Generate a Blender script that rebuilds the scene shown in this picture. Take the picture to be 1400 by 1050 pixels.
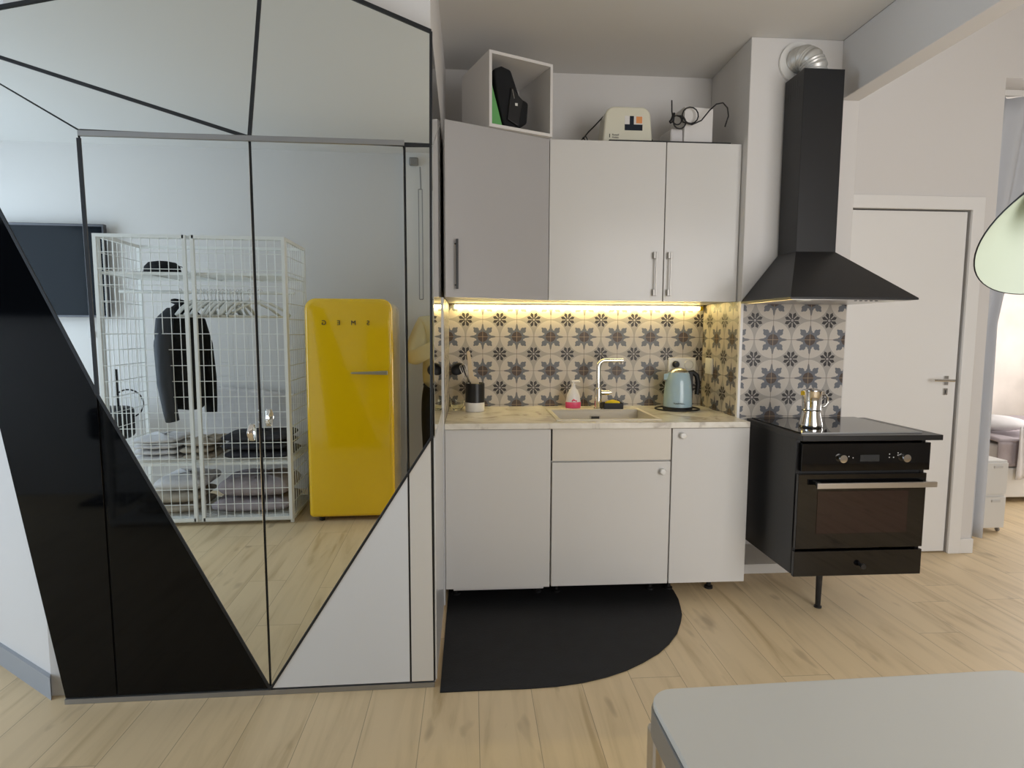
import bpy, bmesh, math, random
from mathutils import Vector, Matrix
random.seed(4)
PI = math.pi
for o in list(bpy.data.objects): bpy.data.objects.remove(o)
scene = bpy.context.scene
COL = scene.collection
# ---------------------------------------------------------------- camera
CAM_F, CAM_P, CAM_YAW, CAM_ROLL, CAM_H = 800.0, .091, .070, .004, 1.362
cam_d = bpy.data.cameras.new('camera'); cam = bpy.data.objects.new('camera', cam_d); COL.objects.link(cam)
cam_d.sensor_width = 36; cam_d.sensor_fit = 'HORIZONTAL'; cam_d.lens = CAM_F/1400*36; cam_d.clip_start = .01
_F = Vector((math.sin(CAM_YAW)*math.cos(CAM_P), math.cos(CAM_YAW)*math.cos(CAM_P), -math.sin(CAM_P)))
_R = Vector((math.cos(CAM_YAW), -math.sin(CAM_YAW), 0)); _U = _R.cross(_F)
_R2 = _R*math.cos(CAM_ROLL)+_U*math.sin(CAM_ROLL); _U2 = -_R*math.sin(CAM_ROLL)+_U*math.cos(CAM_ROLL)
m = Matrix((_R2, _U2, -_F)).transposed().to_4x4(); m.translation = (0, 0, CAM_H); cam.matrix_world = m
scene.camera = cam
# ---------------------------------------------------------------- world, light, exposure
scene.view_settings.view_transform = 'Standard'; scene.view_settings.look = 'None'
scene.view_settings.gamma = 1; scene.view_settings.use_curve_mapping = False
scene.view_settings.exposure = 0.0
w = bpy.data.worlds.new('sky'); scene.world = w; w.use_nodes = True
w.node_tree.nodes['Background'].inputs[0].default_value = (.72, .84, 1, 1)
w.node_tree.nodes['Background'].inputs[1].default_value = 1.5
def area(name, loc, rot, sx, sy, power, color):
    l = bpy.data.lights.new(name, 'AREA'); l.shape = 'RECTANGLE'; l.size = sx; l.size_y = sy
    l.energy = power; l.color = color
    o = bpy.data.objects.new(name, l); COL.objects.link(o); o.location = loc; o.rotation_euler = rot
    return o
# daylight entering through the three windows (each sits in its window opening)
area('daylight_left', (-4.27, .55, 1.45), (0, -PI/2, 0), 2.1, 2.4, 66, (.68, .83, 1.0))
area('daylight_rear', (2.2, -.77, 1.5), (PI/2, 0, 0), 2.0, 2.0, 57, (1.0, .94, .875))
area('daylight_bedroom', (5.95, 4.4, 1.6), (0, PI/2, 0), 1.7, 1.6, 62, (1.0, .94, .88))

# ---------------------------------------------------------------- node helpers
def new_mat(name):
    mt = bpy.data.materials.new(name); mt.use_nodes = True
    return mt, mt.node_tree, mt.node_tree.nodes['Principled BSDF']
def mat(name, col, rough=.5, metal=0, spec=.5, coat=0, bump=0, bscale=200, var=0, vscale=5, trans=0, emit=None, es=0, ior=1.45):
    mt, nt, b = new_mat(name)
    b.inputs['Base Color'].default_value = (*col, 1); b.inputs['Roughness'].default_value = rough
    b.inputs['Metallic'].default_value = metal; b.inputs['Specular IOR Level'].default_value = spec
    b.inputs['Coat Weight'].default_value = coat; b.inputs['Coat Roughness'].default_value = .05
    b.inputs['Transmission Weight'].default_value = trans; b.inputs['IOR'].default_value = ior
    if emit: b.inputs['Emission Color'].default_value = (*emit, 1); b.inputs['Emission Strength'].default_value = es
    tc = nt.nodes.new('ShaderNodeTexCoord')
    if bump:
        n = nt.nodes.new('ShaderNodeTexNoise'); n.inputs['Scale'].default_value = bscale; n.inputs['Detail'].default_value = 4
        nt.links.new(tc.outputs['Object'], n.inputs['Vector'])
        bp = nt.nodes.new('ShaderNodeBump'); bp.inputs['Strength'].default_value = bump; bp.inputs['Distance'].default_value = .002
        nt.links.new(n.outputs[0], bp.inputs['Height']); nt.links.new(bp.outputs[0], b.inputs['Normal'])
    if var:
        n = nt.nodes.new('ShaderNodeTexNoise'); n.inputs['Scale'].default_value = vscale; n.inputs['Detail'].default_value = 5
        nt.links.new(tc.outputs['Object'], n.inputs['Vector'])
        r = nt.nodes.new('ShaderNodeValToRGB'); r.color_ramp.elements[0].position = .3; r.color_ramp.elements[1].position = .7
        r.color_ramp.elements[0].color = (*[c*(1-var) for c in col], 1); r.color_ramp.elements[1].color = (*[min(1, c*(1+var)) for c in col], 1)
        nt.links.new(n.outputs[0], r.inputs[0]); nt.links.new(r.outputs[0], b.inputs['Base Color'])
    return mt
class NX:
    """tiny expression builder on Math nodes"""
    def __init__(s, nt): s.nt = nt
    def m(s, op, *a):
        n = s.nt.nodes.new('ShaderNodeMath'); n.operation = op
        for i, v in enumerate(a):
            if isinstance(v, (int, float)): n.inputs[i].default_value = v
            else: s.nt.links.new(v, n.inputs[i])
        return n.outputs[0]
    def mix(s, f, a, b):
        n = s.nt.nodes.new('ShaderNodeMix'); n.data_type = 'RGBA'
        for k, v in ((0, f), (6, a), (7, b)):
            if isinstance(v, (int, float)): n.inputs[k].default_value = v
            elif isinstance(v, tuple): n.inputs[k].default_value = (*v, 1)
            else: s.nt.links.new(v, n.inputs[k])
        return n.outputs[2]
    def lt(s, a, b): return s.m('LESS_THAN', a, b)
    def gt(s, a, b): return s.m('GREATER_THAN', a, b)
    def mul(s, a, b): return s.m('MULTIPLY', a, b)
    def add(s, a, b): return s.m('ADD', a, b)
    def sub(s, a, b): return s.m('SUBTRACT', a, b)

def tile_mat(name, axis, u0, v0, flip=1):
    mt, nt, b = new_mat(name); X = NX(nt)
    tc = nt.nodes.new('ShaderNodeTexCoord'); sp = nt.nodes.new('ShaderNodeSeparateXYZ'); nt.links.new(tc.outputs['Object'], sp.inputs[0])
    U = X.m('DIVIDE', X.sub(sp.outputs[axis], u0), .2); V = X.m('DIVIDE', X.sub(sp.outputs[2], v0), .2)
    def cell(t, off):  # -0.5..0.5 around centres at integer+off
        return X.sub(X.m('FRACT', X.add(X.sub(t, off), 100.5)), .5)
    fu, fv = cell(U, 0), cell(V, 0); su, sv = cell(U, .5), cell(V, .5)
    def polar(u, v):
        r = X.m('SQRT', X.add(X.mul(u, u), X.mul(v, v))); return r, X.m('ARCTAN2', v, u)
    fr, ft = polar(fu, fv); sr, st = polar(su, sv)
    # background: cream discs round every star, greige between
    disc = X.lt(sr, .475)
    nz = nt.nodes.new('ShaderNodeTexNoise'); nz.inputs['Scale'].default_value = 40; nt.links.new(tc.outputs['Object'], nz.inputs[0])
    c = X.mix(disc, (.35, .325, .29), (.53, .485, .425))
    ringA = X.mul(X.lt(X.m('ABSOLUTE', X.sub(sr, .475)), .006), 1.0)
    c = X.mix(X.mul(ringA, .5), c, (.62, .57, .51))
    # star: broad diagonal leaves + thin axis spikes
    c4 = X.m('COSINE', X.mul(st, 4))                     # +1 on axes, -1 on diagonals
    ax = X.m('POWER', X.m('MAXIMUM', c4, 0.0), 6.0); dg = X.m('POWER', X.m('MAXIMUM', X.mul(c4, -1), 0.0), 1.05)
    notch = X.mul(X.m('COSINE', X.mul(st, 24)), .016)
    lim = X.add(X.add(X.add(.215, X.mul(ax, .15)), X.mul(dg, .15)), notch)
    c = X.mix(X.lt(sr, lim), c, (.115, .125, .145))
    # small light eyes in the star between spike and leaf
    eye = X.mul(X.lt(X.m('ABSOLUTE', X.sub(sr, .225)), .02), X.lt(X.m('ABSOLUTE', X.sub(X.m('ABSOLUTE', c4), .25)), .22))
    c = X.mix(X.mul(eye, .8), c, (.54, .49, .44))
    c = X.mix(X.lt(sr, .145), c, (.055, .034, .024))
    # flower: eight dark petals
    sec = X.sub(X.m('FRACT', X.add(X.m('DIVIDE', ft, PI/4), 8.0)), .5)   # 0 on petal axis (22.5 + 45k)
    pu = X.mul(fr, X.m('ABSOLUTE', X.m('SINE', X.mul(sec, PI/4)))); pr = X.mul(fr, X.m('COSINE', X.mul(sec, PI/4)))
    wd = X.m('MINIMUM', X.add(.012, X.mul(X.sub(pr, .06), .36)), X.mul(X.sub(.218, pr), .80))
    pet = X.mul(X.lt(pu, wd), X.gt(pr, .055))
    c = X.mix(pet, c, (.012, .010, .012))
    c = X.mix(X.mul(X.gt(fr, .035), X.lt(fr, .06)), c, (.022, .018, .02))
    c = X.mix(X.lt(fr, .028), c, (.3, .28, .27))
    # grout lines run through the stars
    seam = X.m('MINIMUM', X.m('ABSOLUTE', su), X.m('ABSOLUTE', sv))
    c = X.mix(X.lt(seam, .006), c, (.17, .14, .11))
    c = X.mix(X.mul(X.lt(seam, .005), X.lt(sr, .145)), c, (.36, .25, .14))
    c = X.mix(X.mul(nz.outputs[0], .10), c, (.30, .26, .24))
    nt.links.new(c, b.inputs['Base Color']); b.inputs['Roughness'].default_value = .45
    return mt

def floor_mat():
    mt, nt, b = new_mat('oak_plank_floor'); X = NX(nt)
    tc = nt.nodes.new('ShaderNodeTexCoord'); sp = nt.nodes.new('ShaderNodeSeparateXYZ'); nt.links.new(tc.outputs['Object'], sp.inputs[0])
    u = X.m('DIVIDE', X.sub(sp.outputs[0], -.175), .2); iu = X.m('FLOOR', u); fu = X.sub(u, iu)
    off = X.m('FRACT', X.mul(X.m('SINE', X.mul(iu, 12.9898)), 437.58))
    v = X.add(X.m('DIVIDE', sp.outputs[1], 1.25), off); iv = X.m('FLOOR', v); fv = X.sub(v, iv)
    rnd = X.m('FRACT', X.m('ABSOLUTE', X.mul(X.m('SINE', X.add(X.mul(iu, 78.233), X.mul(iv, 37.719))), 4375.5)))
    cm = nt.nodes.new('ShaderNodeCombineXYZ')
    nt.links.new(X.mul(sp.outputs[0], 9.0), cm.inputs[0]); nt.links.new(X.mul(sp.outputs[1], .9), cm.inputs[1]); nt.links.new(X.mul(rnd, 30), cm.inputs[2])
    n1 = nt.nodes.new('ShaderNodeTexNoise'); n1.inputs['Scale'].default_value = 1.6; n1.inputs['Detail'].default_value = 6; n1.inputs['Distortion'].default_value = .8
    nt.links.new(cm.outputs[0], n1.inputs[0])
    r = nt.nodes.new('ShaderNodeValToRGB'); e = r.color_ramp.elements
    e[0].position = .28; e[0].color = (.50, .36, .19, 1); e[1].position = .55; e[1].color = (.72, .555, .335, 1)
    x = e.new(.42); x.color = (.66, .505, .30, 1)
    nt.links.new(n1.outputs[0], r.inputs[0])
    # small knots
    cm2 = nt.nodes.new('ShaderNodeCombineXYZ'); nt.links.new(X.mul(sp.outputs[0], 3.2), cm2.inputs[0]); nt.links.new(X.mul(sp.outputs[1], 1.1), cm2.inputs[1]); nt.links.new(X.mul(rnd, 9), cm2.inputs[2])
    n2 = nt.nodes.new('ShaderNodeTexNoise'); n2.inputs['Scale'].default_value = 3.0; n2.inputs['Detail'].default_value = 2; nt.links.new(cm2.outputs[0], n2.inputs[0])
    kn = X.m('MAXIMUM', 0.0, X.m('MINIMUM', 1.0, X.mul(X.sub(n2.outputs[0], .665), 10)))
    c = X.mix(X.mul(kn, .55), r.outputs[0], (.22, .14, .075))
    c = X.mix(X.mul(rnd, .16), c, (.64, .54, .38))
    seam = X.m('MINIMUM', X.mul(X.m('MINIMUM', fu, X.sub(1.0, fu)), .2), X.mul(X.m('MINIMUM', fv, X.sub(1.0, fv)), 1.25))
    c = X.mix(X.mul(X.lt(seam, .0012), .6), c, (.16, .11, .07))
    nt.links.new(c, b.inputs['Base Color']); b.inputs['Roughness'].default_value = .42
    return mt
def marble_mat():
    mt, nt, b = new_mat('cream_marble'); tc = nt.nodes.new('ShaderNodeTexCoord')
    n = nt.nodes.new('ShaderNodeTexNoise'); n.inputs['Scale'].default_value = 6; n.inputs['Detail'].default_value = 8; n.inputs['Distortion'].default_value = 2.2
    nt.links.new(tc.outputs['Object'], n.inputs[0]); r = nt.nodes.new('ShaderNodeValToRGB'); e = r.color_ramp.elements
    e[0].position = .30; e[0].color = (.46, .41, .35, 1); e[1].position = .62; e[1].color = (.80, .765, .69, 1); x = e.new(.44); x.color = (.72, .68, .60, 1)
    nt.links.new(n.outputs[0], r.inputs[0]); nt.links.new(r.outputs[0], b.inputs['Base Color']); b.inputs['Roughness'].default_value = .22
    return mt

M = dict(
 wall=mat('white_wall_paint', (.70, .68, .66), .85, bump=.15, bscale=60),
 ceil=mat('white_ceiling_paint', (.70, .685, .66), .9),
 trimw=mat('white_trim_paint', (.80, .79, .77), .45),
 base=mat('grey_white_baseboard', (.33, .35, .38), .5),
 floor=floor_mat(), marble=marble_mat(),
 mirror=mat('mirror_silver', (.83, .86, .845), .004, 1),
 gapdark=mat('dark_aluminium', (.035, .037, .04), .4, .6),
 greyalu=mat('grey_aluminium', (.34, .34, .34), .4, .8),
 blackgloss=mat('black_gloss_panel', (.0015, .0018, .0025), .05, spec=.25),
 whitegloss=mat('white_gloss_lacquer', (.64, .65, .66), .18, spec=.45),
 cream=mat('cream_panel', (.60, .575, .53), .35),
 cab=mat('white_cabinet_gloss', (.66, .65, .63), .22, spec=.4),
 cabshade=mat('shaded_cabinet_front', (.43, .42, .42), .25, spec=.4),  # shade of the turned-away corner door put into its colour
 carc=mat('white_carcass', (.62, .61, .59), .5),
 black=mat('black_metal_paint', (.011, .011, .012), .32),
 blackm=mat('black_matt_plastic', (.008, .008, .009), .5),
 hood=mat('black_hood_metal', (.008, .008, .009), .42, spec=.5),
 glassblk=mat('black_oven_glass', (.003, .003, .0035), .03, spec=.6),
 ovenwin=mat('oven_window_glass', (.014, .005, .006), .03, spec=.65),
 chrome=mat('chrome', (.78, .77, .75), .08, 1),
 steel=mat('brushed_steel', (.55, .53, .51), .28, 1),
 satin=mat('satin_handle_metal', (.50, .485, .46), .5, .7),
 yellow=mat('yellow_enamel', (.93, .59, .003), .15, coat=1),
 wire=mat('white_wire_lacquer', (.86, .87, .84), .4),
 white=mat('white_plastic', (.76, .75, .72), .35),
 composite=mat('white_composite_sink', (.66, .62, .55), .4),
 blue=mat('pale_blue_enamel', (.36, .50, .57), .22, coat=.5),
 mat_=mat('black_rubber_mat', (.008, .0085, .010), .62, bump=.4, bscale=120, var=.25, vscale=14),
 tabletop=mat('white_laminate', (.60, .595, .56), .33),
 lampblk=mat('dark_grey_lamp_enamel', (.02, .022, .024), .4),
 lampin=mat('white_lamp_inside', (.54, .61, .50), .5),
 curtain=mat('pale_grey_curtain', (.56, .58, .62), .9, bump=.2, bscale=500),
 linenw=mat('white_linen', (.68, .66, .66), .9, bump=.5, bscale=30, var=.08, vscale=8),
 linenm=mat('mauve_grey_linen', (.42, .37, .39), .9, bump=.5, bscale=30, var=.12, vscale=8),
 linenb=mat('beige_linen', (.42, .36, .28), .9, bump=.5, bscale=30, var=.2, vscale=10),
 linend=mat('dark_grey_linen', (.045, .045, .055), .9, bump=.5, bscale=30, var=.2, vscale=10),
 darkcloth=mat('black_cloth', (.008, .009, .011), .9, bump=.4, bscale=80),
 navy=mat('navy_cloth', (.012, .018, .03), .85),
 jacketlight=mat('slate_sleeve_lining', (.03, .035, .045), .6),
 creamplastic=mat('cream_enamel', (.70, .68, .56), .25, coat=.3),
 green=mat('green_plastic', (.13, .40, .12), .45),
 carton=mat('white_carton', (.72, .70, .68), .6),
 yel=mat('yellow_sponge', (.75, .55, .02), .8, bump=.5, bscale=150),
 pink=mat('pink_label', (.75, .08, .18), .4),
 soapw=mat('white_bottle_plastic', (.80, .77, .74), .3),
 wood=mat('pale_wood', (.62, .50, .33), .5),
 foil=mat('aluminium_duct', (.66, .65, .62), .42, .6),
 glass=mat('clear_glass', (.95, .97, .95), .02, trans=1, ior=1.45),
 windowglass=mat('window_pane', (1, 1, 1), 0.0, trans=1, ior=1.02),
 tv=mat('tv_screen', (.006, .009, .013), .12, spec=.12),
 tvf=mat('tv_frame', (.10, .10, .11), .4, .5),
 shirt=mat('pale_yellow_shirt', (.74, .68, .44), .85),
 trousers=mat('black_trousers', (.012, .012, .014), .85),
 skin=mat('skin', (.48, .28, .19), .55),
 hair=mat('brown_hair', (.04, .022, .012), .6),
 stonewall=mat('bedroom_wall_panel', (.55, .50, .45), .7, var=.12, vscale=3),
 orange=mat('orange_label', (.75, .30, .10), .5),
 led=mat('led_tube_glow', (1, .9, .6), .5, emit=(1.0, .78, .30), es=25),
 display=mat('oven_display', (.03, .032, .035), .2),
 ink=mat('dark_ink', (.02, .02, .02), .6),
 grille=mat('dark_grille', (.03, .03, .03), .5),
 lens=mat('lamp_lens', (.8, .8, .75), .2),
)

# ---------------------------------------------------------------- geometry helpers
def tag(o, label, cat, group=None, kind=None):
    o['label'] = label; o['category'] = cat
    if group: o['group'] = group
    if kind: o['kind'] = kind
    return o
def thing(name, label, cat, loc=(0, 0, 0), rz=0, group=None):
    o = bpy.data.objects.new(name, None); COL.objects.link(o); o.empty_display_size = .05
    o.location = loc; o.rotation_euler = (0, 0, rz); return tag(o, label, cat, group)
class MB:
    def __init__(s): s.b = bmesh.new()
    def box(s, x0, x1, y0, y1, z0, z1, mx=None):
        vs = [s.b.verts.new(Vector(p)) for p in ((x0,y0,z0),(x1,y0,z0),(x1,y1,z0),(x0,y1,z0),(x0,y0,z1),(x1,y0,z1),(x1,y1,z1),(x0,y1,z1))]
        if mx: 
            for v in vs: v.co = mx @ v.co
        for f in ((3,2,1,0),(4,5,6,7),(0,1,5,4),(1,2,6,5),(2,3,7,6),(3,0,4,7)): s.b.faces.new([vs[i] for i in f])
        return s
    def prism(s, pts, d):   # pts: list of 3D points (planar loop), d: extrusion vector
        d = Vector(d); a = [s.b.verts.new(Vector(p)) for p in pts]; c = [s.b.verts.new(Vector(p)+d) for p in pts]
        n = len(pts); s.b.faces.new(a); s.b.faces.new(c[::-1])
        for i in range(n): s.b.faces.new([a[i], a[(i+1) % n], c[(i+1) % n], c[i]])
        return s
    def tube(s, pts, r, seg=10, closed=False):
        pts = [Vector(p) for p in pts]; n = len(pts); rs = r if isinstance(r, (list, tuple)) else [r]*n; rings = []
        up = None
        for i, p in enumerate(pts):
            if closed: t = (pts[(i+1) % n]-pts[i-1])
            else: t = pts[min(i+1, n-1)]-pts[max(i-1, 0)]
            t.normalize()
            if up is None: up = Vector((0, 0, 1)) if abs(t.z) < .9 else Vector((1, 0, 0))
            a = t.cross(up)
            if a.length < 1e-4: a = t.cross(Vector((0, 1, 0)))
            a.normalize(); b = a.cross(t).normalized(); up = b
            rings.append([s.b.verts.new(p+rs[i]*(math.cos(q)*a+math.sin(q)*b)) for q in [2*PI*k/seg for k in range(seg)]])
        rng = n if closed else n-1
        for i in range(rng):
            A, B = rings[i], rings[(i+1) % n]
            for k in range(seg): s.b.faces.new([A[k], A[(k+1) % seg], B[(k+1) % seg], B[k]])
        if not closed:
            s.b.faces.new(rings[0]); s.b.faces.new(rings[-1][::-1])
        return s
    def lathe(s, prof, c=(0, 0, 0), seg=32, mx=None, sx=1, sy=1):   # prof [(r,z)]
        c = Vector(c); rings = []
        for r, z in prof:
            if r < 1e-6: v = [s.b.verts.new(Vector((0, 0, z)))]
            else: v = [s.b.verts.new(Vector((r*math.cos(2*PI*k/seg)*sx, r*math.sin(2*PI*k/seg)*sy, z))) for k in range(seg)]
            for q in v: q.co = (mx @ q.co if mx else q.co)+c
            rings.append(v)
        for A, B in zip(rings, rings[1:]):
            for k in range(seg):
                k2 = (k+1) % seg
                if len(A) == 1 and len(B) == 1: break
                if len(A) == 1: s.b.faces.new([A[0], B[k2], B[k]])
                elif len(B) == 1: s.b.faces.new([A[k], A[k2], B[0]])
                else: s.b.faces.new([A[k], A[k2], B[k2], B[k]])
        return s
    def grid(s, fn, nu, nv, closeu=False):
        V = [[s.b.verts.new(Vector(fn(i/nu, j/nv))) for j in range(nv+1)] for i in range(nu if closeu else nu+1)]
        L = len(V)
        for i in range(nu if closeu else nu):
            for j in range(nv): s.b.faces.new([V[i][j], V[(i+1) % L][j], V[(i+1) % L][j+1], V[i][j+1]])
        return s
    def build(s, name, mt, parent=None, smooth=False, bevel=0, bseg=2, sub=0, solid=0, weld=False):
        if weld: bmesh.ops.remove_doubles(s.b, verts=s.b.verts, dist=1e-5)
        bmesh.ops.recalc_face_normals(s.b, faces=s.b.faces)
        me = bpy.data.meshes.new(name); s.b.to_mesh(me); s.b.free(); me.materials.append(mt)
        if smooth:
            for p in me.polygons: p.use_smooth = True
            if smooth != 'all':
                me.set_sharp_from_angle(angle=math.radians(38))
        o = bpy.data.objects.new(name, me); COL.objects.link(o)
        if parent: o.parent = parent
        if solid: md = o.modifiers.new('s', 'SOLIDIFY'); md.thickness = solid; md.offset = 0
        if bevel:
            md = o.modifiers.new('b', 'BEVEL'); md.width = bevel; md.segments = bseg; md.limit_method = 'ANGLE'; md.angle_limit = math.radians(40)
            if bseg > 2:
                for p in me.polygons: p.use_smooth = True
                me.set_sharp_from_angle(angle=math.radians(180)) if False else None
                md.harden_normals = True
        if sub: md = o.modifiers.new('u', 'SUBSURF'); md.levels = sub; md.render_levels = sub
        return o
def struct(o): o['kind'] = 'structure'; return o
def text_mesh(name, s, size, mt, parent, mx, depth=.0006, cx='LEFT', font_scale=1, spacing=1):
    cu = bpy.data.curves.new(name, 'FONT'); cu.body = s; cu.size = size; cu.extrude = depth; cu.align_x = cx; cu.space_character = spacing
    t = bpy.data.objects.new(name+'_c', cu); COL.objects.link(t); bpy.context.view_layer.update()
    me = bpy.data.meshes.new_from_object(t.evaluated_get(bpy.context.evaluated_depsgraph_get()))
    bpy.data.objects.remove(t); me.transform(mx); me.materials.clear(); me.materials.append(mt)
    o = bpy.data.objects.new(name, me); COL.objects.link(o); o.parent = parent; return o
def skin_mesh(name, chains, mt, parent, sub=2, root=0):
    """chains: list of (points, radii, links) graph -> skin modifier baked to one mesh"""
    bm = bmesh.new(); allv = []
    for pts, rad, edges in chains:
        vs = [bm.verts.new(Vector(p)) for p in pts]; allv += list(zip(vs, rad))
        for a, b in edges: bm.edges.new((vs[a], vs[b]))
    me = bpy.data.meshes.new(name); bm.to_mesh(me); bm.free()
    o = bpy.data.objects.new(name, me); COL.objects.link(o)
    md = o.modifiers.new('k', 'SKIN'); md.use_smooth_shade = True
    k = 0
    for pts, rad, edges in chains:
        for i, r in enumerate(rad):
            sv = me.skin_vertices[0].data[k+i]; sv.radius = r if isinstance(r, tuple) else (r, r)
            sv.use_root = (i == root if len(rad) > root else i == 0)
        k += len(rad)
    md = o.modifiers.new('u', 'SUBSURF'); md.levels = sub; md.render_levels = sub
    bpy.context.view_layer.update()
    m2 = bpy.data.meshes.new_from_object(o.evaluated_get(bpy.context.evaluated_depsgraph_get()))
    bpy.data.objects.remove(o); m2.materials.clear(); m2.materials.append(mt)
    for p in m2.polygons: p.use_smooth = True
    o = bpy.data.objects.new(name, m2); COL.objects.link(o); o.parent = parent; return o
def copy_tree(o, parent=None):
    kids = [c for c in o.children]; c = o.copy(); COL.objects.link(c)
    if parent: c.parent = parent
    for k in kids: copy_tree(k, c)
    return c
def arc(c, r, a0, a1, n, ax=(1, 0, 0), ay=(0, 0, 1)):
    c, ax, ay = Vector(c), Vector(ax), Vector(ay)
    return [c+r*(math.cos(a0+(a1-a0)*i/n)*ax+math.sin(a0+(a1-a0)*i/n)*ay) for i in range(n+1)]

# ================================================================= ROOM SHELL
CEIL = 2.82
struct(MB().box(-4.4, 6.1, -.9, 6.2, -.06, 0).build('floor', M['floor']))
struct(MB().box(-4.4, 1.97, -.9, 4.1, CEIL, CEIL+.1).build('ceiling', M['ceil']))
struct(MB().box(1.97, 6.1, -.9, 6.2, 3.3, 3.4).build('ceiling_hall', M['ceil']))
# rear wall (behind the camera): solid part and a part with a window opening
wr = MB().box(-4.4, 1.15, -.92, -.80, 0, 3.4).box(3.25, 6.1, -.92, -.80, 0, 3.4).box(1.15, 3.25, -.92, -.80, 0, .45).box(1.15, 3.25, -.92, -.80, 2.55, 3.4)
struct(wr.build('wall_rear', M['wall']))
wl = MB().box(-4.42, -4.3, -.9, -.70, 0, 2.9).box(-4.42, -4.3, 1.80, 4.2, 0, 2.9).box(-4.42, -4.3, -.70, 1.80, 0, .35).box(-4.42, -4.3, -.70, 1.80, 2.55, 2.9)
struct(wl.build('wall_left', M['wall']))
wbr = MB().box(6.0, 6.12, -.9, 3.5, 0, 3.4).box(6.0, 6.12, 5.3, 6.2, 0, 3.4).box(6.0, 6.12, 3.5, 5.3, 0, .7).box(6.0, 6.12, 3.5, 5.3, 2.5, 3.4)
struct(wbr.build('wall_right', M['wall']))
struct(MB().box(1.9, 6.1, 6.1, 6.2, 0, 3.4).build('wall_bedroom', M['wall']))
def window(name, axis, p, a0, a1, z0, z1):
    f = MB(); t = .05
    def bx(u0, u1, zz0, zz1, mb, d=.03):
        if axis == 'x': mb.box(p-d, p+d, u0, u1, zz0, zz1)
        else: mb.box(u0, u1, p-d, p+d, zz0, zz1)
    for u in (a0, (a0+a1)/2-t/2, a1-t): bx(u, u+t, z0, z1, f)
    for z in (z0, z1-t): bx(a0, a1, z, z+t, f)
    o = struct(f.build(name, M['trimw'])); g = MB(); bx(a0+t, a1-t, z0+t, z1-t, g, .003); g.build('pane', M['windowglass'], o)
window('window_1', 'x', -4.36, -.70, 1.80, .35, 2.55)
window('window_2', 'y', -.86, 1.15, 3.25, .45, 2.55)
window('window_3', 'x', 6.06, 3.5, 5.3, .7, 2.5)
# the block behind the faceted wardrobe, its left face runs away at an angle
blk = MB().prism([(-.14, 2.18, 0), (-.14, 3.6, 0), (-4.35, 4.12, 0), (-4.35, 4.07, 0), (-1.56, 2.18, 0)], (0, 0, CEIL))
struct(blk.build('wall_block', M['wall']))
dv = Vector((-.354, .243, 0)).normalized(); nv = Vector((-dv.y, dv.x, 0)); nv = nv if nv.y < 0 else -nv
p0 = Vector((-1.56, 2.18, 0))+nv*.001
struct(MB().prism([p0, p0+dv*3.2, p0+dv*3.2+nv*.014, p0+nv*.014-dv*.03], (0, 0, .085)).build('baseboard_left', M['base']))
struct(MB().box(-.14, 1.97, 3.445, 3.6, 0, CEIL).build('wall_back', M['wall']))
# chimney breast right of the nook (hob wall), open recess at its foot
hb = MB().box(1.395, 1.97, 2.96, 3.445, .25, CEIL)
struct(hb.build('wall_hob', M['wall'], bevel=.004))
struct(MB().box(1.87, 1.97, -.80, 2.96, 2.53, CEIL).build('trim_1', M['wall'], bevel=.004))   # beam
struct(MB().box(1.87, 1.97, -.80, 2.96, CEIL, 3.3).build('wall_over_beam', M['wall']))
# hall wall with door; opening to the bedroom on its right under a lintel
dwl = MB().box(1.97, 2.05, 3.325, 3.45, 0, 3.3).box(2.05, 2.94, 3.325, 3.45, 2.08, 3.3).box(2.94, 3.093, 3.325, 3.45, 0, 3.3).box(3.093, 6.0, 3.325, 3.45, 2.83, 3.3).box(4.7, 6.0, 3.325, 3.45, 0, 2.83)
struct(dwl.build('wall_hall', M['wall']))
struct(MB().box(1.9, 1.97, 3.3, 6.1, 0, 3.4).build('wall_passage', M['wall']))
struct(MB().box(3.01, 3.097, 3.308, 3.325, 0, .09).build('baseboard_hall', M['trimw'], bevel=.003))
ar = MB().prism([(1.985, 3.307, 0), (2.05, 3.307, 0), (2.05, 3.307, 2.077), (2.935, 3.307, 2.077), (2.935, 3.307, 0), (3.01, 3.307, 0), (3.01, 3.307, 2.152), (1.985, 3.307, 2.152)], (0, .018, 0))
struct(ar.build('trim_2', M['trimw'], bevel=.003))
door = struct(MB().box(2.056, 2.927, 3.335, 3.375, .008, 2.07).build('door_1', M['trimw'], bevel=.002))
struct(MB().box(2.05, 2.94, 3.40, 3.42, 0, 2.08).build('trim_3', M['gapdark']))
hd = MB().box(2.845, 2.872, 3.325, 3.335, 1.045, 1.10).tube([(2.858, 3.335, 1.075), (2.858, 3.285, 1.075)], .009).tube([(2.875, 3.285, 1.075), (2.745, 3.285, 1.078)], .0085)
hd.build('door_handle', M['chrome'], door, smooth=True)
lk = MB().box(2.845, 2.872, 3.326, 3.335, .985, 1.025).build('lock_plate', M['chrome'], door)
MB().box(2.856, 2.861, 3.3255, 3.327, .992, 1.015).build('keyhole', M['ink'], lk)
struct(MB().box(1.45, 1.92, 3.09, 3.40, 0, .055).build('trim_4', M['trimw'], bevel=.003))
struct(MB().box(1.395, 1.97, 3.40, 3.445, .0, .25).build('trim_5', M['trimw']))

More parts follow.
